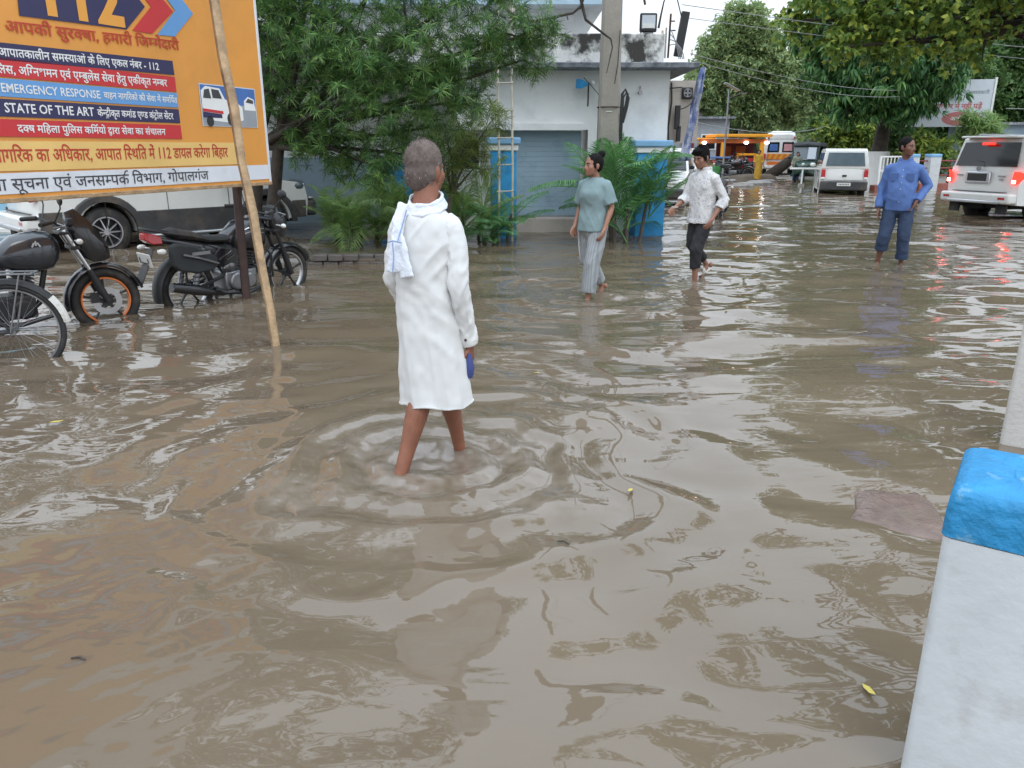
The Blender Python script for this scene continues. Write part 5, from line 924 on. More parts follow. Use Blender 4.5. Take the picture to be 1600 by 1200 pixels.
palm('areca_palm', 'small low palm spilling over the water at the gate', (-.6, 12.7, GZ), 12, .65, .2, 'leaf_palm', 6, .7, 2, PG, .9)
tree('bamboo_shrub', 'yellow-green feathery bushy shrub right behind the head of the man in white', (-1.0, 12.3, GZ), [(-.95, 12.3, .8)], [(-1.0, 12.2, 1.6, .5), (-.55, 12.2, 1.75, .42), (-1.0, 12.2, 1.15, .42), (-.5, 12.3, 1.3, .4), (-.25, 12.3, 1.95, .3)], .05, OLE2, 'leaf_olive', 'bark_grey', 330, .7, .2, 36)
# ================================================================ people
def bake(o, voxel, smooth_n=4, disp=None, fac=.5):
    """voxel-merge the pieces of o into one continuous skin, smooth it, then optionally push it along its normals"""
    m = o.modifiers.new('r', 'REMESH'); m.mode = 'VOXEL'; m.voxel_size = voxel
    if smooth_n: s = o.modifiers.new('s', 'SMOOTH'); s.iterations = smooth_n; s.factor = fac
    dg = bpy.context.evaluated_depsgraph_get(); dg.update(); me = bpy.data.meshes.new_from_object(o.evaluated_get(dg)); o.modifiers.clear(); old = o.data; o.data = me; me.name = o.name
    if not me.materials: [me.materials.append(x) for x in old.materials]
    if disp:
        n = len(me.vertices); co = np.empty(n * 3, np.float32); no = np.empty(n * 3, np.float32); me.vertices.foreach_get('co', co); me.vertices.foreach_get('normal', no)
        co, no = co.reshape(-1, 3), no.reshape(-1, 3); co = co + no * disp(co)[:, None]; me.vertices.foreach_set('co', co.astype(np.float32).ravel()); me.update()
    me.shade_smooth(); return o
def garment(name, mat, parent, build, voxel=.0105, disp=None, sm=5):
    b = MB(); build(b); return bake(b.build(name, mat, parent), voxel, sm, disp)
def ering(c, rx, ry, n=20, yaw=0, sq=2.3, fold=0, nf=7, ph=0):
    pts = []
    for k in range(n):
        a = 6.2832 * k / n; ca, sa = math.cos(a), math.sin(a); k_ = 1 + fold * math.sin(nf * a + ph)
        x = rx * abs(ca) ** (2 / sq) * (1 if ca > 0 else -1) * k_; y = ry * abs(sa) ** (2 / sq) * (1 if sa > 0 else -1) * k_
        pts.append(Vector(c) + Vector((x * math.cos(yaw) - y * math.sin(yaw), x * math.sin(yaw) + y * math.cos(yaw), 0)))
    return pts
def crom(rows, n):
    """smooth in-between rows through the given ones"""
    A_ = np.array(rows, float); m = len(A_); out = []
    for t in np.linspace(0, m - 1, n):
        i = min(int(t), m - 2); f = t - i; p0, p1, p2, p3 = A_[max(i - 1, 0)], A_[i], A_[i + 1], A_[min(i + 2, m - 1)]
        out.append(.5 * (2 * p1 + (p2 - p0) * f + (2 * p0 - 5 * p1 + 4 * p2 - p3) * f * f + (3 * p1 - p0 - 3 * p2 + p3) * f ** 3))
    return np.array(out)
def cloth_grid(b, P_):
    """grid of points (rows, around) closed around, open at both ends"""
    r, c = P_.shape[:2]; I = lambda i, j: i * c + j % c
    b.add(P_.reshape(-1, 3), [(I(i, j), I(i, j + 1), I(i + 1, j + 1), I(i + 1, j)) for i in range(r - 1) for j in range(c)])
def hand(b, w, d, palm_n, k=1., curl=.6, side=1):
    """palm, four unequal bent fingers and a thumb leaving the palm's side; d points to the fingertips"""
    w, d, pn = Vector(w), Vector(d).normalized(), Vector(palm_n); pn = (pn - d * pn.dot(d)).normalized(); s = d.cross(pn).normalized() * side
    q = Matrix((s, d, pn)).transposed(); b.ell(w + d * .045 * k, (.04 * k, .052 * k, .017 * k), 12, 8, q); b.tube([w - d * .03 * k, w + d * .02 * k], [.024 * k, .026 * k], 8)
    for i, (o, L) in enumerate(((-.03, .07), (-.01, .078), (.011, .072), (.03, .055))):
        p = w + d * .088 * k + s * o * k; a1, a2 = curl * .5, curl * 1.3; p1 = p + (d * math.cos(a1) + pn * math.sin(a1)) * L * .5 * k; p2 = p1 + (d * math.cos(a2) + pn * math.sin(a2)) * L * .5 * k
        b.tube([p - d * .03 * k, p, p1, p2], [.0095 * k, .0095 * k, .009 * k, .0072 * k], 7)
    p = w + d * .025 * k - s * .03 * k; b.tube([p, p - s * .025 * k + d * .03 * k + pn * .01 * k, p - s * .028 * k + d * .062 * k + pn * .022 * k], [.014 * k, .011 * k, .008 * k], 7)
def foot(b, ankle, d, k=1., pitch=0.):
    a, d = Vector(ankle), Vector(d); d.z = 0; d = d.normalized(); up = Vector((0, 0, 1)); f = (d * math.cos(pitch) - up * math.sin(pitch)); n = (up * math.cos(pitch) + d * math.sin(pitch)); s = f.cross(n)
    for t_, w, h, z in ((-.055, .03, .03, -.045),): b.ell(a + f * t_ + n * z, (.03 * k, .034 * k, .036 * k), 10, 8)
    b.tube([a, a + f * .06 * k - n * .025 * k, a + f * .13 * k - n * .05 * k, a + f * .175 * k - n * .058 * k], [.034 * k, .036 * k, .034 * k, .024 * k], 10)
    for i, o in enumerate((-.03, -.014, .0, .013, .025)):
        st = a + f * (.155 - abs(i) * .006) * k - n * .058 * k + s * o * k; b.tube([st, st + f * (.04 - .004 * i) * k], [.011 * k if i else .014 * k, .009 * k], 7)
def leg(b, hip, knee, ankle, k=1.):
    hip, knee, ankle = Vector(hip), Vector(knee), Vector(ankle); back = Vector((0, -.012, 0))
    b.tube([hip, hip.lerp(knee, .5), knee, knee.lerp(ankle, .28) + back, knee.lerp(ankle, .65), ankle], [.08 * k, .066 * k, .05 * k, .054 * k, .038 * k, .03 * k], 12)
def arm(b, sh, el, wr, k=1.):
    sh, el, wr = Vector(sh), Vector(el), Vector(wr); b.tube([sh, sh.lerp(el, .4), el, el.lerp(wr, .3), wr], [.043 * k, .044 * k, .036 * k, .037 * k, .024 * k], 10)
def head(b, c, yaw, tilt=0, k=1., fem=False):
    """skull, jaw, brow, nose, lips and ears; looks along +y before yaw"""
    q = Matrix.Rotation(yaw, 3, 'Z') @ Matrix.Rotation(-tilt, 3, 'X'); c = Vector(c); P = lambda x, y, z: c + q @ Vector((x, y, z)) * k
    E = lambda p, r, nu=14, nv=10: b.ell(P(*p), tuple(v * k for v in r), nu, nv, q)
    E((0, -.012, .03), (.074, .094, .088), 20, 14); E((0, .03, -.035), (.058, .062, .075)); E((0, .06, -.085), (.03, .028, .024)); E((0, .03, -.075), (.048, .05, .03)); E((-.04, .05, -.02), (.024, .03, .03)); E((.04, .05, -.02), (.024, .03, .03))
    E((0, .072, .022), (.05, .018, .014)); b.tube([P(0, .082, .012), P(0, .1, -.018), P(0, .106, -.034)], [.009 * k, .011 * k, .014 * k], 8); E((-.012, .094, -.036), (.008, .01, .008)); E((.012, .094, -.036), (.008, .01, .008))
    E((0, .084, -.056), (.023, .011, .006)); E((0, .082, -.066), (.02, .011, .007))
    for s_ in (-1, 1): E((s_ * .077, -.012, -.008), (.01, .02, .033)); E((s_ * .072, -.004, -.03), (.008, .012, .014))
    return q, P
def face(t, P, k):
    b = MB(); [b.ell(P(s_ * .031, .0745, .004), .0095 * k, 10, 8) for s_ in (-1, 1)]; b.build('eye', 'eye_white', t, smooth=60); b = MB(); [b.ell(P(s_ * .032, .0815, .004), .0062 * k, 8, 6) for s_ in (-1, 1)]; b.build('iris', 'ink', t, smooth=60)
    b = MB(); [b.tube([P(s_ * .014, .089, .022), P(s_ * .034, .087, .029), P(s_ * .054, .073, .022)], [.003 * k, .0042 * k, .002 * k], 6) for s_ in (-1, 1)]; b.build('eyebrow', 'hair_black', t, smooth=60)
def torso(b, z0, z1, w, d, cx=0, cy=0, yaw=0):
    b.loft([ering((cx, cy, lerp(z0, z1, s)), w * a, d * e, 16, yaw) for s, a, e in ((0, .72, .8), (.3, .72, .8), (.6, .76, .82), (.78, .8, .75), (.87, .62, .6), (.94, .42, .45), (1, .3, .4))])
def tufts(name, mat, parent, n, fn, L, w, seed):
    """many thin hair strands: fn(random) gives root, direction"""
    q = random.Random(seed); b = MB()
    for _ in range(n):
        p, d = fn(q); d = d.normalized(); s = d.cross(Vector((q.gauss(0, 1), q.gauss(0, 1), q.gauss(0, 1)))).normalized() * w; l_ = L * q.uniform(.6, 1.3)
        b.add([p - s, p + s, p + d * l_ * .6 + s * .6, p + d * l_], [(0, 1, 2), (0, 2, 3)])
    return b.build(name, mat, parent)
def wrinkle(a, fx, fz, seed, z0=None, z1=None, zk=0):
    def f(co):
        x, y, z = co[:, 0], co[:, 1], co[:, 2]; w = vnoise((x + y * .7) * fx + .6 * vnoise(x * 5, z * 4, seed), z * fz + y * 3, seed) + .6 * vnoise((x - y) * fx * 1.9 + z * 5, z * fz * 1.8 + x * 6, seed + 1)
        w = w + .8 * (1 - 2.4 * np.abs(vnoise((x + .7 * z) * fx * .8 + y * 4, (z - .6 * x) * fz * 1.3 + y * 3, seed + 2))).clip(-.5, 1) + .7 * (1 - 2.4 * np.abs(vnoise((x - .6 * z) * fx * .9 + y * 6, z * fz * 1.1 + y * 5, seed + 3))).clip(-.5, 1)
        return a * w
    return f
# ---- the old man in white, seen from behind
def man_in_white():
    t = thing('person', 'grey-haired man in a long white kurta and scarf wading away from the camera', 'person', (-.39, 3.53, 0), R(-16)); t.scale = (.9, .96, 1); sk = 'skin_old'
    b = MB(); hc = (-.01, .05, 1.40); yaw = R(-16)
    q, P = head(b, hc, yaw, .05, 1.06); b.tube([(0, .0, 1.2), (0, .02, 1.3), (.0, .035, 1.38)], [.068, .062, .06], 12); torso(b, .66, 1.28, .19, .11)
    leg(b, (-.07, 0, .72), (-.02, -.02, .42), (-.115, -.2, -.03), 1.15); foot(b, (-.115, -.2, -.04), (.3, 1, 0), 1, .35); leg(b, (.075, .02, .72), (.05, .1, .4), (.075, .22, -.02), 1.08); foot(b, (.075, .22, -.04), (.1, 1, 0), 1)
    arm(b, (.14, 0, 1.15), (.178, -.03, .9), (.2, .06, .62)); hand(b, (.2, .06, .61), (.0, .12, -1), (-1, .1, 0), 1.0, .9, 1)
    arm(b, (-.15, 0, 1.15), (-.2, -.01, .92), (-.18, .16, .76)); hand(b, (-.18, .17, .76), (.25, .9, -.3), (.6, 0, -.6), 1.0, .6, -1)
    bake(b.build('body', sk, t), .0075, 4); face(t, P, 1.06)
    ridge = lambda x, y, sd: (1 - 2.4 * np.abs(vnoise(x, y, sd))).clip(-.6, 1)
    b = MB(); nu = 150
    rows = crom([(.33, .02, .19, .15), (.345, .02, .189, .148), (.5, .015, .178, .136), (.7, .008, .164, .122), (.85, 0, .157, .114), (1.0, 0, .16, .112), (1.09, 0, .166, .11), (1.15, 0, .16, .102), (1.19, 0, .142, .092), (1.22, .002, .112, .082), (1.242, .004, .084, .076), (1.262, .006, .07, .068)], 120)
    a = np.linspace(0, 2 * np.pi, nu, endpoint=False); z, cy, rx, ry = [rows[:, k:k + 1] for k in range(4)]; A_ = a[None, :] + 0 * z
    low = np.clip((.95 - z) / .6, 0, 1); ca, sa = np.cos(A_), np.sin(A_); ex = lambda v: np.abs(v) ** (2 / 2.2) * np.sign(v)
    x, y = rx * ex(ca), ry * ex(sa); Zz = z + 0 * A_
    d = .008 * low ** 1.3 * np.sin(7 * A_ + 1.1 * np.sin(2 * A_) + 2.2 * z) + .006 * low * ridge(x * 16 + 1.5 * z, Zz * 1.7 + y * 7, 14)
    d += .0055 * ridge((x + .9 * (Zz - .8)) * 9, (Zz - .6 * x) * 3.2 + y * 5, 15) * np.exp(-((Zz - .7) / .25) ** 2) + .005 * ridge((x * 1.1 - 1.0 * (Zz - 1)) * 10, (Zz + x) * 3 + y * 4, 16) * np.exp(-((Zz - 1.02) / .16) ** 2)
    d += .0022 * vnoise(x * 30 + y * 12, Zz * 26, 17) + .003 * ridge(x * 5 + y * 5, Zz * 21 + x * 6, 18) * np.exp(-((Zz - .86) / .1) ** 2); d *= np.clip((1.29 - Zz) / .1, 0, 1)
    hem = np.clip((.36 - Zz) / .03, 0, 1) * (.006 * np.sin(3 * A_) + .004 * np.sin(8 * A_ + 1))
    cloth_grid(b, np.stack([x + d * ca + .012 * np.sin(Zz * 5) + .022 * np.clip(.8 - Zz, 0, 1), y + d * sa + cy, Zz + hem], -1))
    for path, seed in (([(.105, 0, 1.185, .045), (.14, 0, 1.15, .052), (.163, -.008, 1.05, .054), (.177, -.03, .92, .051), (.186, .0, .8, .048), (.194, .04, .69, .045), (.2, .058, .61, .044)], 3), ([(-.105, 0, 1.185, .045), (-.14, 0, 1.15, .052), (-.164, 0, 1.05, .054), (-.18, -.01, .93, .051), (-.182, .06, .85, .048), (-.183, .14, .77, .046)], 5)):
        R_ = crom(path, 70); c = R_[:, :3]; tg = np.gradient(c, axis=0); tg /= np.linalg.norm(tg, axis=1)[:, None]; u = np.cross(tg, (0, 1, 0)); u /= np.linalg.norm(u, axis=1)[:, None]; w = np.cross(tg, u)
        a = np.linspace(0, 2 * np.pi, 44, endpoint=False)[None, :]; s = np.linspace(0, 1, 70)[:, None]; ea = np.cos(a) * 1.5
        f = .006 * ridge(s * 13 + .9 * np.sin(a + seed) + seed, ea + s * 2, 20 + seed) * np.clip(s * 4 - .4, 0, 1) * np.clip((1 - s) * 9, .1, 1) + .0045 * ridge(s * 22 + 1.4 * np.cos(a + 1), np.sin(a) * 1.5 + s * 3, 30 + seed) * np.exp(-((s - .55) / .16) ** 2) + .0015 * vnoise(s * 40 + a * 0, np.cos(a) * 4 + np.sin(a) * 3, 40)
        rr = R_[:, 3:4] + f; cf = (s > .9) * .0025; rr = rr + cf * np.clip(np.sin((s - .9) * 31), 0, 1)
        cloth_grid(b, c[:, None, :] + (u[:, None, :] * np.cos(a)[..., None] + w[:, None, :] * np.sin(a)[..., None]) * rr[..., None])
    k = b.build('kurta', 'kurta_white', t, smooth=75); so = k.modifiers.new('cloth', 'SOLIDIFY'); so.thickness = .004; so.offset = -1
    b = MB(); b.disc((.2, .005, .64), .007, .012, 10, 'Y'); b.build('cuff_button', 'iron_brown', t)
    def scarf(b):
        for k_, (r_, z, dz) in enumerate(((.088, 1.258, .0), (.081, 1.276, .004), (.1, 1.244, -.004))):
            pts = [Vector((r_ * 1.02 * math.cos(a), .012 + r_ * .92 * math.sin(a), z + .028 * math.sin(a) + dz)) for a in [6.283 * j / 22 for j in range(23)]]; b.tube(pts, [.0098 + .002 * math.sin(j * 1.9 + k_) for j in range(23)], 8)
        b.tube([(-.085, -.06, 1.26), (-.1, -.1, 1.18), (-.098, -.125, 1.1)], [.03, .034, .03], 10, flat=.55, up=(0, 1, 0))
        for x0, x1, zb, w in ((-.1, -.125, .965, .034), (-.085, -.045, .945, .038), (-.095, -.09, .975, .03)): b.tube([(x0, -.128, 1.12), ((x0 + x1) / 2, -.14, 1.06), (x1, -.147, zb)], [.024, w * .85, w], 10, flat=.3, up=(0, 1, 0))
    s = garment('scarf', 'scarf_white', t, scarf, .006, wrinkle(.003, 30, 12, 31), 3)
    b = MB(); b.tube([(-.133, -.158, 1.1), (-.1, -.166, 1.108), (-.062, -.158, 1.1)], .003, 6); b.tube([(-.105, -.165, 1.1), (-.1, -.168, 1.04), (-.108, -.172, .97)], .0032, 6); b.tube([(-.055, -.1, 1.235), (-.075, -.12, 1.16), (-.085, -.155, 1.1)], .003, 6); b.build('stripe', 'scarf_stripe', s)
    # short grey hair: close cap plus strands
    def cap(b):
        b.ell(P(0, -.02, .036), (.082 * 1.06, .1 * 1.06, .09 * 1.06), 20, 14, q); b.ell(P(0, -.055, -.015), (.07 * 1.06, .062 * 1.06, .075 * 1.06), 16, 12, q); b.ell(P(-.06, -.03, .0), (.022, .045, .05), 12, 8, q); b.ell(P(.06, -.03, .0), (.022, .045, .05), 12, 8, q)
    h = garment('hair', 'hair_grey', t, cap, .006, lambda co: .0012 * vnoise(co[:, 0] * 70 + co[:, 1] * 40, co[:, 2] * 70, 9) + .002 * vnoise(co[:, 0] * 25, co[:, 2] * 25 + co[:, 1] * 20, 10), 3)
    def root(q_):
        a, e = q_.uniform(0, 6.283), q_.uniform(-.7, 1.5); v = Vector((math.cos(a) * math.cos(e), math.sin(a) * math.cos(e), math.sin(e)))
        if v.y > .45 and v.z < .75: v.y = -abs(v.y)
        p = P(v.x * .08, -.022 + v.y * .098, .03 + v.z * .094 - (.03 if v.z < 0 else 0)); return p, q @ (v * .35 + Vector((q_.gauss(0, .4), -.1 + q_.gauss(0, .4), -.75 + 1.0 * max(0, v.z) + q_.gauss(0, .35))))
    tufts('hair_strands', 'hair_grey', h, 1500, root, .013, .001, 5); tufts('white_strands', 'hair_white', h, 120, root, .012, .0008, 6)
    return t
man_in_white()
def bag():
    b = MB(); b.loft([ering((0, 0, z), rx, ry, 12, 0, 2, .15, 4, z * 20) for z, rx, ry in ((.03, .01, .008), (.05, .018, .014), (.085, .02, .014), (.12, .014, .01), (.15, .008, .006))]); tag(b.build('plastic_bag', 'bag_blue', smooth=60, loc=(-.2, 3.5, .42), rz=.3), 'small dark blue plastic pouch held in the right hand of the man in white', 'bag')
bag()
def walker(label, loc, rz, sk, hd, hair, joints, clothes, k=1., tilt=0, yaw=0):
    """joints: neck, shoulders, elbows, wrists, hips, knees, ankles in local metres (z above the water)"""
    t = thing('person', label, 'person', loc, rz); J = {a: Vector(v) for a, v in joints.items() if not a.startswith('pit')}; b = MB()
    q, P = head(b, hd, yaw, tilt, k); n = J['neck']; b.tube([n - Vector((0, 0, .06)), n, Vector(hd) - Vector((0, 0, .03))], [.06 * k, .05 * k, .048 * k], 12)
    torso(b, J['hipL'].z - .05, n.z, abs(J['shL'].x) + .01, .105 * k, 0, 0)
    for s_, sd in (('L', -1), ('R', 1)):
        leg(b, J['hip' + s_], J['kn' + s_], J['an' + s_], k * .95); foot(b, J['an' + s_] - Vector((0, 0, .01)), joints.get('toe' + s_, (0, 1, 0)), k * .95, joints.get('pit' + s_, 0))
        arm(b, J['sh' + s_], J['el' + s_], J['wr' + s_], k * .92); d = (J['wr' + s_] - J['el' + s_]); hand(b, J['wr' + s_] + d.normalized() * .012, d + Vector(joints.get('hd' + s_, (0, .1, -.1))), (-sd, .2, 0), k * .98, .8, sd)
    bake(b.build('body', sk, t), .0095, 3); face(t, P, k); hair(t, q, P, k); clothes(t, J, k); return t
def sleeve(b, a, c, d, r0, r1, full=1.):
    a, c, d = Vector(a), Vector(c), Vector(d); i_ = Vector((a.x * .72, a.y, a.z + .012))
    pts = [i_, a, a.lerp(c, .5), c] + ([c.lerp(d, .5), c.lerp(d, full)] if full > 0 else []); n = len(pts); b.tube(pts, [r0 + (r1 - r0) * i / (n - 1) for i in range(n)], 12)
def trouser(b, hip, kn, an, r0, rk, r1, upto=1.):
    hip, kn, an = Vector(hip), Vector(kn), Vector(an); b.tube([hip + Vector((0, 0, .05)), hip.lerp(kn, .5), kn, kn.lerp(an, upto * .5), kn.lerp(an, upto)], [r0, (r0 + rk) / 2, rk, (rk + r1) / 2, r1], 14)
def stripes_mat():
    m = M('trouser_stripe', (.3, .32, .33), .8, var=.05, bump=.2, bs=60); n, l = m.node_tree.nodes, m.node_tree.links; w = n.new('ShaderNodeTexWave'); w.inputs['Scale'].default_value = 13; w.inputs['Distortion'].default_value = .6; w.bands_direction = 'X'; t = n.new('ShaderNodeTexCoord'); l.new(t.outputs['Object'], w.inputs[0]); r = n.new('ShaderNodeValToRGB'); r.color_ramp.elements[0].color = (.23, .25, .26, 1); r.color_ramp.elements[1].color = (.31, .33, .34, 1); r.color_ramp.elements[0].position = .35; r.color_ramp.elements[1].position = .6; l.new(w.outputs[0], r.inputs[0]); l.new(r.outputs[0], n['Principled BSDF'].inputs['Base Color'])
    m = M('shirt_print', (.6, .59, .58), .8, var=.03, bump=.2, bs=60); n, l = m.node_tree.nodes, m.node_tree.links; t = n.new('ShaderNodeTexCoord'); z = n.new('ShaderNodeTexNoise'); z.inputs['Scale'].default_value = 19; z.inputs['Detail'].default_value = 2; z.inputs['Distortion'].default_value = 1.6; l.new(t.outputs['Object'], z.inputs[0]); r = n.new('ShaderNodeValToRGB'); e = r.color_ramp.elements; e[0].position = .46; e[0].color = (.62, .61, .6, 1); e[1].position = .5; e[1].color = (.3, .29, .31, 1); q = e.new(.54); q.color = (.62, .61, .6, 1); l.new(z.outputs[0], r.inputs[0]); l.new(r.outputs[0], n['Principled BSDF'].inputs['Base Color'])
stripes_mat()
# ---- young woman in sage tee and striped trousers, walking to the left, face turned left
def woman_hair(t, q, P, k):
    def cap(b): b.ell(P(0, -.022, .038), (.082 * k, .096 * k, .088 * k), 18, 12, q); b.ell(P(0, -.05, -.01), (.068 * k, .06 * k, .065 * k), 14, 10, q); b.ell(P(0, -.1, .115), (.046 * k, .044 * k, .042 * k), 12, 8, q); b.ell(P(0, -.05, .02), (.076 * k, .07 * k, .07 * k), 12, 8, q); b.ell(P(.066, .0, .0), (.012 * k, .03 * k, .04 * k), 8, 8, q); b.ell(P(-.066, .0, .0), (.012 * k, .03 * k, .04 * k), 8, 8, q)
    garment('hair', 'hair_black', t, cap, .008, lambda co: .002 * vnoise(co[:, 0] * 50, co[:, 2] * 50 + co[:, 1] * 40, 3), 3)
def woman_clothes(t, J, k):
    def tee(b):
        b.loft([ering((0, .0 + y, z), rx, ry, 36, 0, 2.2, f, 7, z * 4) for z, rx, ry, f, y in crom(((.68, .158, .122, .03, .02), (.8, .152, .116, .02, .015), (.92, .144, .106, .012, .01), (1.04, .15, .126, .004, .018), (1.11, .148, .108, 0, .005), (1.16, .134, .09, 0, 0), (1.19, .105, .078, 0, 0), (1.212, .078, .068, 0, 0)), 30)])
        [sleeve(b, J['sh' + s_] + Vector((0, 0, -.004)), J['sh' + s_].lerp(J['el' + s_], .45), J['sh' + s_].lerp(J['el' + s_], .85), .058, .074, 1) for s_ in 'LR']
    garment('tee_shirt', 'tee_sage', t, tee, .0105, wrinkle(.005, 11, 4, 41), 4)
    def tr(b):
        b.ell((0, .0, .7), (.155, .12, .12)); trouser(b, J['hipL'], J['knL'], J['anL'], .09, .085, .078, .8); trouser(b, J['hipR'], J['knR'], J['anR'], .09, .085, .075, .78)
    garment('trousers', 'trouser_stripe', t, tr, .0105, wrinkle(.005, 14, 3, 43), 4)
    b = MB(); h, kk, a = J['hipR'], J['knR'], J['anR']; b.tube([h + Vector((.1, .03, -.02)), h.lerp(kk, .5) + Vector((.095, .03, 0)), kk + Vector((.085, .02, 0)), kk.lerp(a, .75) + Vector((.075, .02, 0))], .012, 6, flat=.8); b.build('side_stripe', 'trouser_stripe_white', t)
walker('young woman in a sage tee and striped trousers wading, looking left', (.84, 8.0, 0), R(138), 'skin_girl', (0, .045, 1.325), woman_hair,
       dict(neck=(0, .01, 1.22), shL=(-.132, 0, 1.14), shR=(.132, 0, 1.14), elL=(-.19, -.03, .92), elR=(.205, -.04, .92), wrL=(-.185, .07, .72), wrR=(.19, .07, .73), hipL=(-.075, 0, .7), hipR=(.075, 0, .7), knL=(-.07, .12, .36), knR=(.08, -.03, .37), anL=(-.06, .15, -.01), anR=(.09, -.3, .06), pitR=.7),
       woman_clothes, .94, .0, R(-22))
# ---- boy in patterned shirt, walking left, looking down
def boy_hair(t, q, P, k):
    def cap(b): b.ell(P(0, -.022, .048), (.086 * k, .1 * k, .088 * k), 18, 12, q); b.ell(P(0, -.05, .0), (.075 * k, .065 * k, .07 * k), 14, 10, q); b.ell(P(0, .05, .095), (.06 * k, .045 * k, .03 * k), 12, 8, q); b.ell(P(.03, .08, .078), (.035 * k, .018 * k, .02 * k), 10, 8, q); b.ell(P(.07, .01, .01), (.014 * k, .028 * k, .045 * k), 8, 8, q); b.ell(P(-.07, .01, .01), (.014 * k, .028 * k, .045 * k), 8, 8, q)
    h = garment('hair', 'hair_black', t, cap, .008, lambda co: .005 * vnoise(co[:, 0] * 40, co[:, 2] * 45 + co[:, 1] * 40, 3), 2)
    def root(r): a, e = r.uniform(0, 6.283), r.uniform(.1, 1.5); v = Vector((math.cos(a) * math.cos(e), math.sin(a) * math.cos(e), math.sin(e))); return P(v.x * .085, -.012 + v.y * .1, .045 + v.z * .088), q @ (v + Vector((r.gauss(0, .5), r.gauss(.2, .5), 0)))
    tufts('hair_strands', 'hair_black', h, 260, root, .035, .002, 3)
def boy_clothes(t, J, k):
    def sh(b):
        b.loft([ering((0, y, z), rx, ry, 36, 0, 2.2, f, 8, z * 4) for z, rx, ry, f, y in crom(((.66, .165, .13, .03, .02), (.78, .16, .122, .02, .012), (.92, .162, .115, .01, .008), (1.06, .168, .12, .004, .005), (1.13, .168, .112, 0, 0), (1.19, .15, .095, 0, 0), (1.23, .105, .08, 0, .003), (1.258, .078, .07, 0, .006)), 30)])
        [sleeve(b, J['sh' + s_] + Vector((0, 0, -.004)), J['el' + s_], J['wr' + s_], .061, .058, .22) for s_ in 'LR']; b.torus((0, .006, 1.27), .072, .015, 20, 8, 'Z', R(115), R(425))
        for s_ in ('L', 'R'): p = J['el' + s_].lerp(J['wr' + s_], .2); d = (J['wr' + s_] - J['el' + s_]).normalized(); b.tube([p - d * .025, p + d * .025], .065, 12)
    garment('shirt', 'shirt_print', t, sh, .0105, wrinkle(.0055, 11, 5, 51), 3)
    def tr(b): b.ell((0, .0, .7), (.15, .12, .12)); trouser(b, J['hipL'], J['knL'], J['anL'], .09, .075, .06, .55); trouser(b, J['hipR'], J['knR'], J['anR'], .09, .075, .058, .72)
    garment('trousers', 'pants_black', t, tr, .0105, wrinkle(.005, 14, 6, 53), 3)
    b = MB(); b.torus(J['wrR'] + Vector((0, 0, .01)), .034, .006, 16, 6, 'Z'); b.build('bracelet', 'sandal_white', t, smooth=60)
    b = MB(); a = J['anR']; b.tube([a + Vector((0, -.05, -.045)), a + Vector((0, .06, -.09)), a + Vector((0, .17, -.12))], [.042, .046, .042], 10, flat=.3); b.torus(a + Vector((0, .08, -.075)), .046, .012, 16, 6, 'Y', ry=.022); b.build('sandal', 'sandal_white', t, smooth=60)
walker('boy in a white patterned shirt and rolled black trousers wading, looking down', (2.2, 9.08, 0), R(122), 'skin_boy', (0, .075, 1.385), boy_hair,
       dict(neck=(0, .02, 1.27), shL=(-.155, 0, 1.165), shR=(.155, 0, 1.165), elR=(.215, .06, .93), elL=(-.235, -.1, .93), wrR=(.17, .27, .83), wrL=(-.22, .05, .73), hipL=(-.075, 0, .7), hipR=(.075, 0, .7), knL=(-.07, .13, .36), knR=(.08, .04, .4), anL=(-.06, .1, -.02), anR=(.08, -.22, .15), pitR=.7),
       boy_clothes, 1.0, .3, R(8))
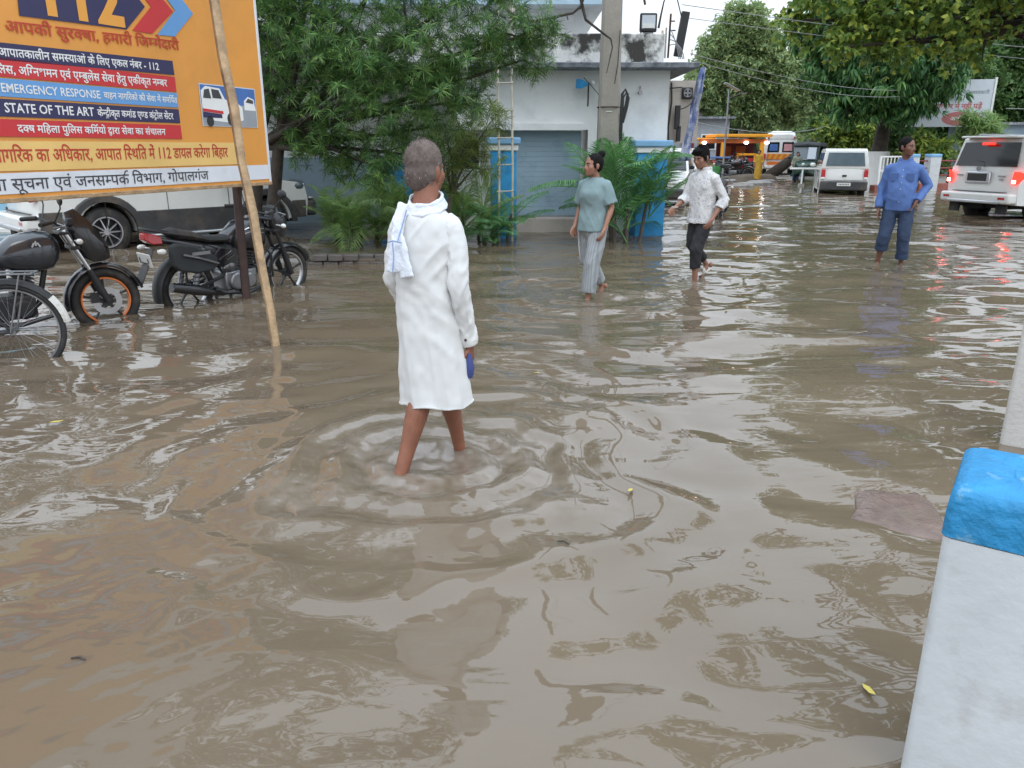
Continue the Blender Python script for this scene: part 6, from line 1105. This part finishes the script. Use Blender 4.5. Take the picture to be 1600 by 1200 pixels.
# ---- man in blue shirt, standing, hand on hip, looking right
def short_hair(t, q, P, k):
    def cap(b): b.ell(P(0, -.02, .045), (.08 * k, .095 * k, .083 * k), 18, 12, q); b.ell(P(0, -.05, .0), (.068 * k, .06 * k, .065 * k), 14, 10, q); b.ell(P(.068, -.002, .015), (.012 * k, .026 * k, .035 * k), 8, 8, q); b.ell(P(-.068, -.002, .015), (.012 * k, .026 * k, .035 * k), 8, 8, q)
    garment('hair', 'hair_black', t, cap, .008, lambda co: .0025 * vnoise(co[:, 0] * 60, co[:, 2] * 60 + co[:, 1] * 40, 3), 2)
def blue_clothes(t, J, k):
    def sh(b):
        b.loft([ering((0, y, z), rx, ry, 36, 0, 2.2, f, 7, z * 4) for z, rx, ry, f, y in crom(((.7, .176, .132, .03, .015), (.8, .172, .142, .02, .03), (.95, .174, .15, .01, .038), (1.1, .18, .134, .005, .02), (1.2, .186, .118, 0, .005), (1.265, .17, .1, 0, 0), (1.31, .115, .082, 0, .003), (1.34, .082, .074, 0, .008)), 30)])
        [sleeve(b, J['sh' + s_] + Vector((0, 0, -.006)), J['el' + s_], J['wr' + s_], .066, .052, .95) for s_ in 'LR']; b.torus((0, .008, 1.352), .076, .015, 20, 8, 'Z', R(115), R(425))
    o = garment('shirt', 'shirt_blue', t, sh, .0105, wrinkle(.006, 10, 5, 61), 3)
    b = MB(); b.box((-.09, .155, 1.13), (.1, .012, .11), rot=Matrix.Rotation(-.25, 3, 'X')); b.box((.09, .155, 1.13), (.1, .012, .11), rot=Matrix.Rotation(-.25, 3, 'X')); b.build('pocket', 'shirt_blue', o, bevel=.004); b = MB(); [b.disc((0, .19 - abs(z - .98) * .1, z), .006, .012, 8, 'Y') for z in (.82, .9, .98, 1.06, 1.14, 1.22)]; b.build('button', 'shirt_print', o)
    def tr(b): b.ell((0, .01, .74), (.17, .13, .12)); trouser(b, J['hipL'], J['knL'], J['anL'], .1, .082, .07, .72); trouser(b, J['hipR'], J['knR'], J['anR'], .1, .085, .078, .42)
    garment('jeans', 'denim_dark', t, tr, .0105, wrinkle(.005, 14, 6, 63), 3)
    for s_, f in (('L', .7), ('R', .4)): b = MB(); p = J['kn' + s_].lerp(J['an' + s_], f); d = (J['an' + s_] - J['kn' + s_]).normalized(); b.tube([p - d * .03, p, p + d * .03], [.08, .085, .08], 14); b.build('rolled_cuff', 'denim_dark', t, smooth=60)
walker('man in a blue shirt and rolled dark jeans standing with a hand on his hip', (5.13, 10.42, 0), R(150), 'skin_man', (0, .04, 1.5), short_hair,
       dict(neck=(0, .01, 1.36), shL=(-.178, 0, 1.235), shR=(.178, 0, 1.235), elL=(-.3, -.08, 1.02), elR=(.235, -.03, .98), wrL=(-.2, .09, .82), wrR=(.235, .05, .72), hdL=(.3, -.1, -.6), hipL=(-.09, 0, .76), hipR=(.09, 0, .76), knL=(-.11, .05, .38), knR=(.12, .1, .36), anL=(-.12, -.03, -.02), anR=(.17, .0, -.01)),
       blue_clothes, 1.04, .0, R(58))
def far_person(label, loc, rz, cloth, lower, sari=False):
    t = thing('person', label, 'person', loc, rz, 'people by the shed'); t.scale = (.86, .86, .86); b = MB(); head(b, (0, .04, 1.5), 0); b.tube([(0, .0, 1.3), (0, .03, 1.45)], .05, 8)
    for s_ in (-1, 1): leg(b, (s_ * .08, 0, .85), (s_ * .09, .05 * s_, .48), (s_ * .08, -.1 * s_, .1)); foot(b, (s_ * .08, -.1 * s_, .09), (0, 1, 0)); arm(b, (s_ * .17, 0, 1.32), (s_ * .22, -.02, 1.06), (s_ * .2, .12, .84)); hand(b, (s_ * .2, .13, .83), (0, .4, -1), (-s_, 0, 0), 1, .6, s_)
    torso(b, .8, 1.4, .18, .11); bake(b.build('body', 'skin_boy', t), .012, 3)
    garment('hair', 'hair_black', t, lambda b: (b.ell((0, .02, 1.54), (.084, .098, .09)), b.ell((0, -.03, 1.48), (.06, .05, .07))), .012)
    def up(b): b.loft([ering((0, 0, z), rx, ry, 20) for z, rx, ry in ((.75, .18, .13), (1.0, .175, .12), (1.3, .195, .12), (1.4, .1, .08))]); [sleeve(b, (s_ * .15, 0, 1.33), (s_ * .22, -.02, 1.06), (s_ * .2, .12, .84), .075, .06, .3) for s_ in (-1, 1)]
    garment('upper_garment', cloth, t, up, .012, wrinkle(.006, 10, 5, 71))
    def lo(b):
        if sari: b.loft([ering((0, 0, z), rx, ry, 24, 0, 2.2, .05, 8) for z, rx, ry in ((.1, .2, .18), (.5, .19, .16), (.85, .18, .13))])
        else: [trouser(b, (s_ * .08, 0, .85), (s_ * .09, .05 * s_, .48), (s_ * .08, -.1 * s_, .1), .095, .08, .07, .8) for s_ in (-1, 1)]
    garment('lower_garment', lower, t, lo, .012); return t
far_person('distant woman in a mustard sari standing by the shed corner post', (11.55, 37.4, -.02), R(150), 'sari_mustard', 'sari_mustard', True)
far_person('distant man in a grey-green shirt crossing behind the flood, before the ambulance', (12.95, 36.3, -.1), R(170), 'cloth_grey_green', 'denim_dark')
# ================================================================ orange shed, street furniture, railings, wires, floating leaves
def shed():
    t = thing('market_shed', 'orange-framed open shed with white lamps and a maroon back wall', 'shed', (9.3, 41.2, .05), R(-3))
    b = MB(); b.box((2.2, 0, 2.0), (2.75, 2.8, .14)); b.build('roof', 'shed_orange', t, bevel=.02); b = MB(); b.box((.2, .1, 1.84), (1.3, 2.6, .1)); b.build('low_roof', 'shed_orange', t, bevel=.02); b = MB(); b.box((1.7, -1.2, 1.74), (3.3, .1, .2)); b.build('beam', 'shed_rust', t)
    for x, w in ((.15, .2), (1.25, .2), (3.15, .2)): b = MB(); b.box((x, -1.2, .8), (w, w, 1.75)); b.build('post', 'shed_orange', t, bevel=.01)
    b = MB(); b.box((2.3, .9, .9), (1.9, .1, 1.8)); m = b.build('back_wall', 'maroon', t); b = MB(); [b.box((1.85 + k * .75, .84, 1.2), (.5, .02, .6)) for k in range(2)]; b.build('wall_panel', 'shed_rust', m)
    for x in (.3, 2.35, 3.35): b = MB(); b.ell((x, -1.3, 1.66), (.11, .06, .07), 12, 8); b.build('lamp', 'lamp_glow', t, smooth=60)
    b = MB(); b.box((-1.4, 1.4, 2.4), (3, .2, 2.8)); b.build('rear_wall', 'tin_grey', t)
    u = thing('food_cart', 'orange-framed red cart parked under the shed', 'cart', (11.7, 40.2, .06), R(-4)); b = MB(); b.box((0, 0, .55), (.8, .5, .7)); b.build('tub', 'red_paint', u, bevel=.02)
    b = MB(); [b.box((x, -.26, .62), (.1, .06, 1.0)) for x in (-.42, .42)]; b.box((0, -.26, 1.1), (.94, .06, .1)); b.build('frame', 'shed_orange', u); [car_wheel(u, x, y, .2, .08, 6) for x in (-.25, .25) for y in (-.3, .3)]
    v = thing('cycle_cart', 'blue-topped wooden handcart loaded with goods left of the motorcycles', 'cart', (9.9, 39.9, .06), R(5)); b = MB(); b.box((0, 0, .95), (1.7, .9, .09)); b.build('canopy', 'cart_blue', v, bevel=.02); b = MB(); b.box((0, 0, .55), (1.6, .8, .12)); b.build('deck', 'wood_pale', v); b = MB(); [b.tube([(x, y, .1), (x, y, .95)], .03, 6) for x in (-.75, .75) for y in (-.38, .38)]; b.build('frame', 'iron_brown', v); b = MB(); [b.box((-.5 + k * .4, 0, .73), (.3, .5, .22)) for k in range(4)]; b.build('load', 'wood_pale', v, bevel=.02); [car_wheel(v, x, y, .25, .06, 8) for x in (-.5, .5) for y in (-.42, .42)]
    w = thing('drum', 'green drum standing left of the parked motorcycles', 'drum', (9.9, 38.6, .02)); b = MB(); b.disc((0, 0, .3), .2, .62, 18, 'Z'); b.build('shell', 'green_paint', w, smooth=40); b = MB(); [b.torus((0, 0, z), .203, .012, 18, 6, 'Z') for z in (.12, .3, .48)]; b.build('hoop', 'green_paint', w)
shed()
def solar_lamp():
    t = thing('solar_street_lamp', 'thin street lamp with a tilted white solar panel before the shed', 'street lamp', (9.95, 37.6, -.05)); b = MB(); b.tube([(0, 0, 0), (0, 0, 4.1)], [.055, .04], 10); b.build('pole', 'steel', t, smooth=60); b = MB(); b.box((.12, 0, 4.18), (.75, .5, .035), rot=Matrix.Rotation(R(28), 3, 'Y')); b.build('solar_panel', 'tin_grey', t, bevel=.01); b = MB(); b.tube([(0, 0, 3.7), (.55, 0, 3.9)], .02, 6); b.box((.65, 0, 3.92), (.35, .14, .05)); b.build('lamp_head', 'steel', t)
solar_lamp()
def far_houses():
    for x, y, w, h, m, lab in ((9.6, 48, 6.5, 3.1, 'tin_grey', 'low grey flat house behind the shed'), (12.2, 52, 6, 4.2, 'beige_wall', 'taller drab house beyond the grey one'), (26.6, 38, 9, 2.5, 'wall_grey_blue', 'low dark-roofed house behind the white SUV at the right edge')):
        t = thing('far_house', lab, 'house', (x, y, 0), R(-3), 'houses at the far end of the street'); MB().box((0, 1.5, h / 2), (w, 3, h)).build('wall', m, t); MB().box((0, 1.4, h + .06), (w + .5, 3.5, .12)).build('roof', 'slab_edge', t)
        for k in range(3): f = MB().box((-w * .32 + k * w * .32, -.01, h * .58), (.9, .05, .9)).build('window', 'white_paint', t); MB().box((-w * .32 + k * w * .32, -.045, h * .58), (.76, .03, .76)).build('pane', 'glass_dark', f)
        MB().box((w * .12, -.02, .95), (.9, .06, 1.9)).build('door', 'maroon', t)
    t = thing('gate_sheet', 'pale blue-white sheet gate behind the boy in the patterned shirt', 'gate', (5.7, 26.9, GZ), R(-6)); t.scale = (1, 1, 1.25)
    for k in range(4): MB().box((-.6 + k * .4, 0, .62), (.39, .04, 1.2)).build('sheet', 'wall_blue_white', t, bevel=.006)
    MB().box((0, .03, 1.24), (1.7, .06, .06)).build('frame', 'white_paint', t)
far_houses()
def railings():
    t = thing('street_railing', 'maroon and white street railing on a red brick base behind the man in blue', 'railing', (14.6, 28.6, -.02), R(12)); L = 9.0; Z0 = .3
    b = MB(); b.box((L / 2, 0, .12), (L, .3, .3)); b.build('brick_base', 'brick_red', t, bevel=.02)
    for z in (.55, .8, 1.05): b = MB(); b.tube([(0, 0, z), (L, 0, z)], .025, 6); b.build('rail', 'maroon_rail', t)
    bar = None
    for k in range(36):
        x = 1.3 + k * .2
        if bar is None: b = MB(); b.tube([(0, 0, .25), (0, 0, 1.1)], .012, 6); bar = b.build('bar', 'maroon_rail', t); bar.location = (x, 0, 0)
        else: dup_part(bar, t, loc=(x, 0, 0))
    g = thing('white_gate', 'small white grille gate between hatchback and painted tree trunk', 'gate', (13.05, 28.3, -.02), R(10)); b = MB(); [b.box((x, 0, .72), (.06, .05, 1.0)) for x in (0, .95)]; [b.box((.475, 0, z), (.95, .045, .05)) for z in (.24, .72, 1.2)]; b.build('frame', 'white_paint', g)
    for k in range(6): MB().box((.13 + k * .138, 0, .72), (.025, .03, .95)).build('bar', 'white_paint', g)
    MB().box((.47, .02, .08), (1.3, .3, .3)).build('brick_base', 'brick_red', g)
    for i, (x, y, lab) in enumerate([(14.15, 28.35, 'low white fence pillar at the end of the small grille gate'), (15.1, 28.7, 'white fence pillar just left of the man in blue'), (17.1, 29.0, 'white fence pillar with a sky-blue top right of the man in blue')]):
        p = thing('railing_pillar', lab, 'pillar', (x, y, -.02), R(12), 'white pillars of the far railing'); MB().box((0, 0, .58), (.42, .36, 1.2)).build('shaft', 'pillar_white', p, bevel=.02); MB().box((0, 0, 1.23), (.44, .38, .12)).build('painted_top', 'blue_cap' if i < 2 else 'blue_band', p, bevel=.03)
    k = thing('parking_barrier', 'small white barrier frame beside the hatchback', 'barrier', (11.6, 31.8, -.1), R(0)); b = MB(); b.tube([(0, 0, 0), (0, 0, .75)], .035, 8); b.tube([(.6, 0, 0), (.6, 0, .75)], .035, 8); b.tube([(-.5, 0, .78), (.75, 0, .78)], .04, 8); b.build('frame', 'white_paint', k, smooth=60); MB().box((0, 0, .1), (.2, .2, .2)).build('foot', 'concrete', k)
railings()
def wire(a, b_, sag, r, mat, lab): m = MB(); A_, B_ = Vector(a), Vector(b_); m.tube(bez(A_, A_.lerp(B_, .5) - Vector((0, 0, sag * 2)), B_, 20), r, 5); tag(m.build('overhead_cable', mat, smooth=60), lab, 'cable', 'overhead cables across the street')
wire((3.2, 14.9, 3.0), (14.5, 30, 3.3), .25, .007, 'cable_pale', 'pale cable sagging from the slab corner to the mango tree, lower of the pair')
wire((3.2, 14.9, 3.1), (14.5, 30, 3.5), .2, .007, 'cable_pale', 'pale cable from the slab corner to the mango tree, upper of the pair')
wire((3.0, 14.9, 3.9), (30, 31, 4.6), .3, .007, 'cable_pale', 'long pale cable crossing the tree crowns to the right edge, upper one')
wire((3.0, 14.9, 3.7), (30, 31, 4.1), .25, .006, 'cable_pale', 'long pale cable crossing the tree crowns to the right edge, lower one')
wire((3.3, 14.9, 1.95), (17, 39.5, 3.4), .6, .008, 'cable_pale', 'low slack cable from the tarp corner to the leaning tree')
wire((1.6, 13.5, 7.3), (3.0, 14.9, 3.7), .1, .01, 'cable', 'cable dropping from the utility pole top to the roof corner mast')
wire((20.0, 33, 3.0), (30, 34, 3.2), .1, .012, 'cable_pale', 'short pale cable right of the banner board')
LG = 'yellow leaves floating on the flood'
for x, y, s, lab in [(.04, 3.46, 1.0, 'yellow leaf floating just right of the wader in white'), (-2.63, 4.1, 1.1, 'yellow leaf floating on the left below the wooden pole'), (.55, 3.22, .8, 'pale leaf floating right of the wader in white'), (1.02, 1.88, .8, 'yellow leaf floating beside the blue-topped pillar'), (2.05, 7.2, .8, 'tiny yellow leaf floating before the boy in the patterned shirt'), (.2, 5.1, .8, 'pale leaf floating behind the wader in white')]:
    b = MB(); b.add([(0, 0, 0), (.025 * s, .012 * s, .004), (.025 * s, -.012 * s, .004), (.055 * s, .01 * s, .006), (.055 * s, -.009 * s, .004), (.08 * s, 0, .012)], [(0, 2, 1), (1, 2, 4, 3), (3, 4, 5)]); tag(b.build('floating_leaf', 'leaf_yellow', smooth=60, loc=(x, y, .008), rz=rng.uniform(0, 6)), lab, 'leaf', LG)
for x, y, L, lab in [(1.03, 2.98, .1, 'short dark twig floating in the bright reflection before the stone slab'), (.18, 2.73, .05, 'small dark bit of bark floating behind the wader'), (-1.35, 2.0, .05, 'dark speck of bark floating at the lower left')]:
    b = MB(); b.tube([(0, 0, 0), (L * .5, .008, .003), (L, 0, 0)], [.003, .004, .003], 5); tag(b.build('floating_twig', 'twig', smooth=60, loc=(x, y, .006), rz=rng.uniform(-.6, .1)), lab, 'twig', 'bits of twig floating on the flood')
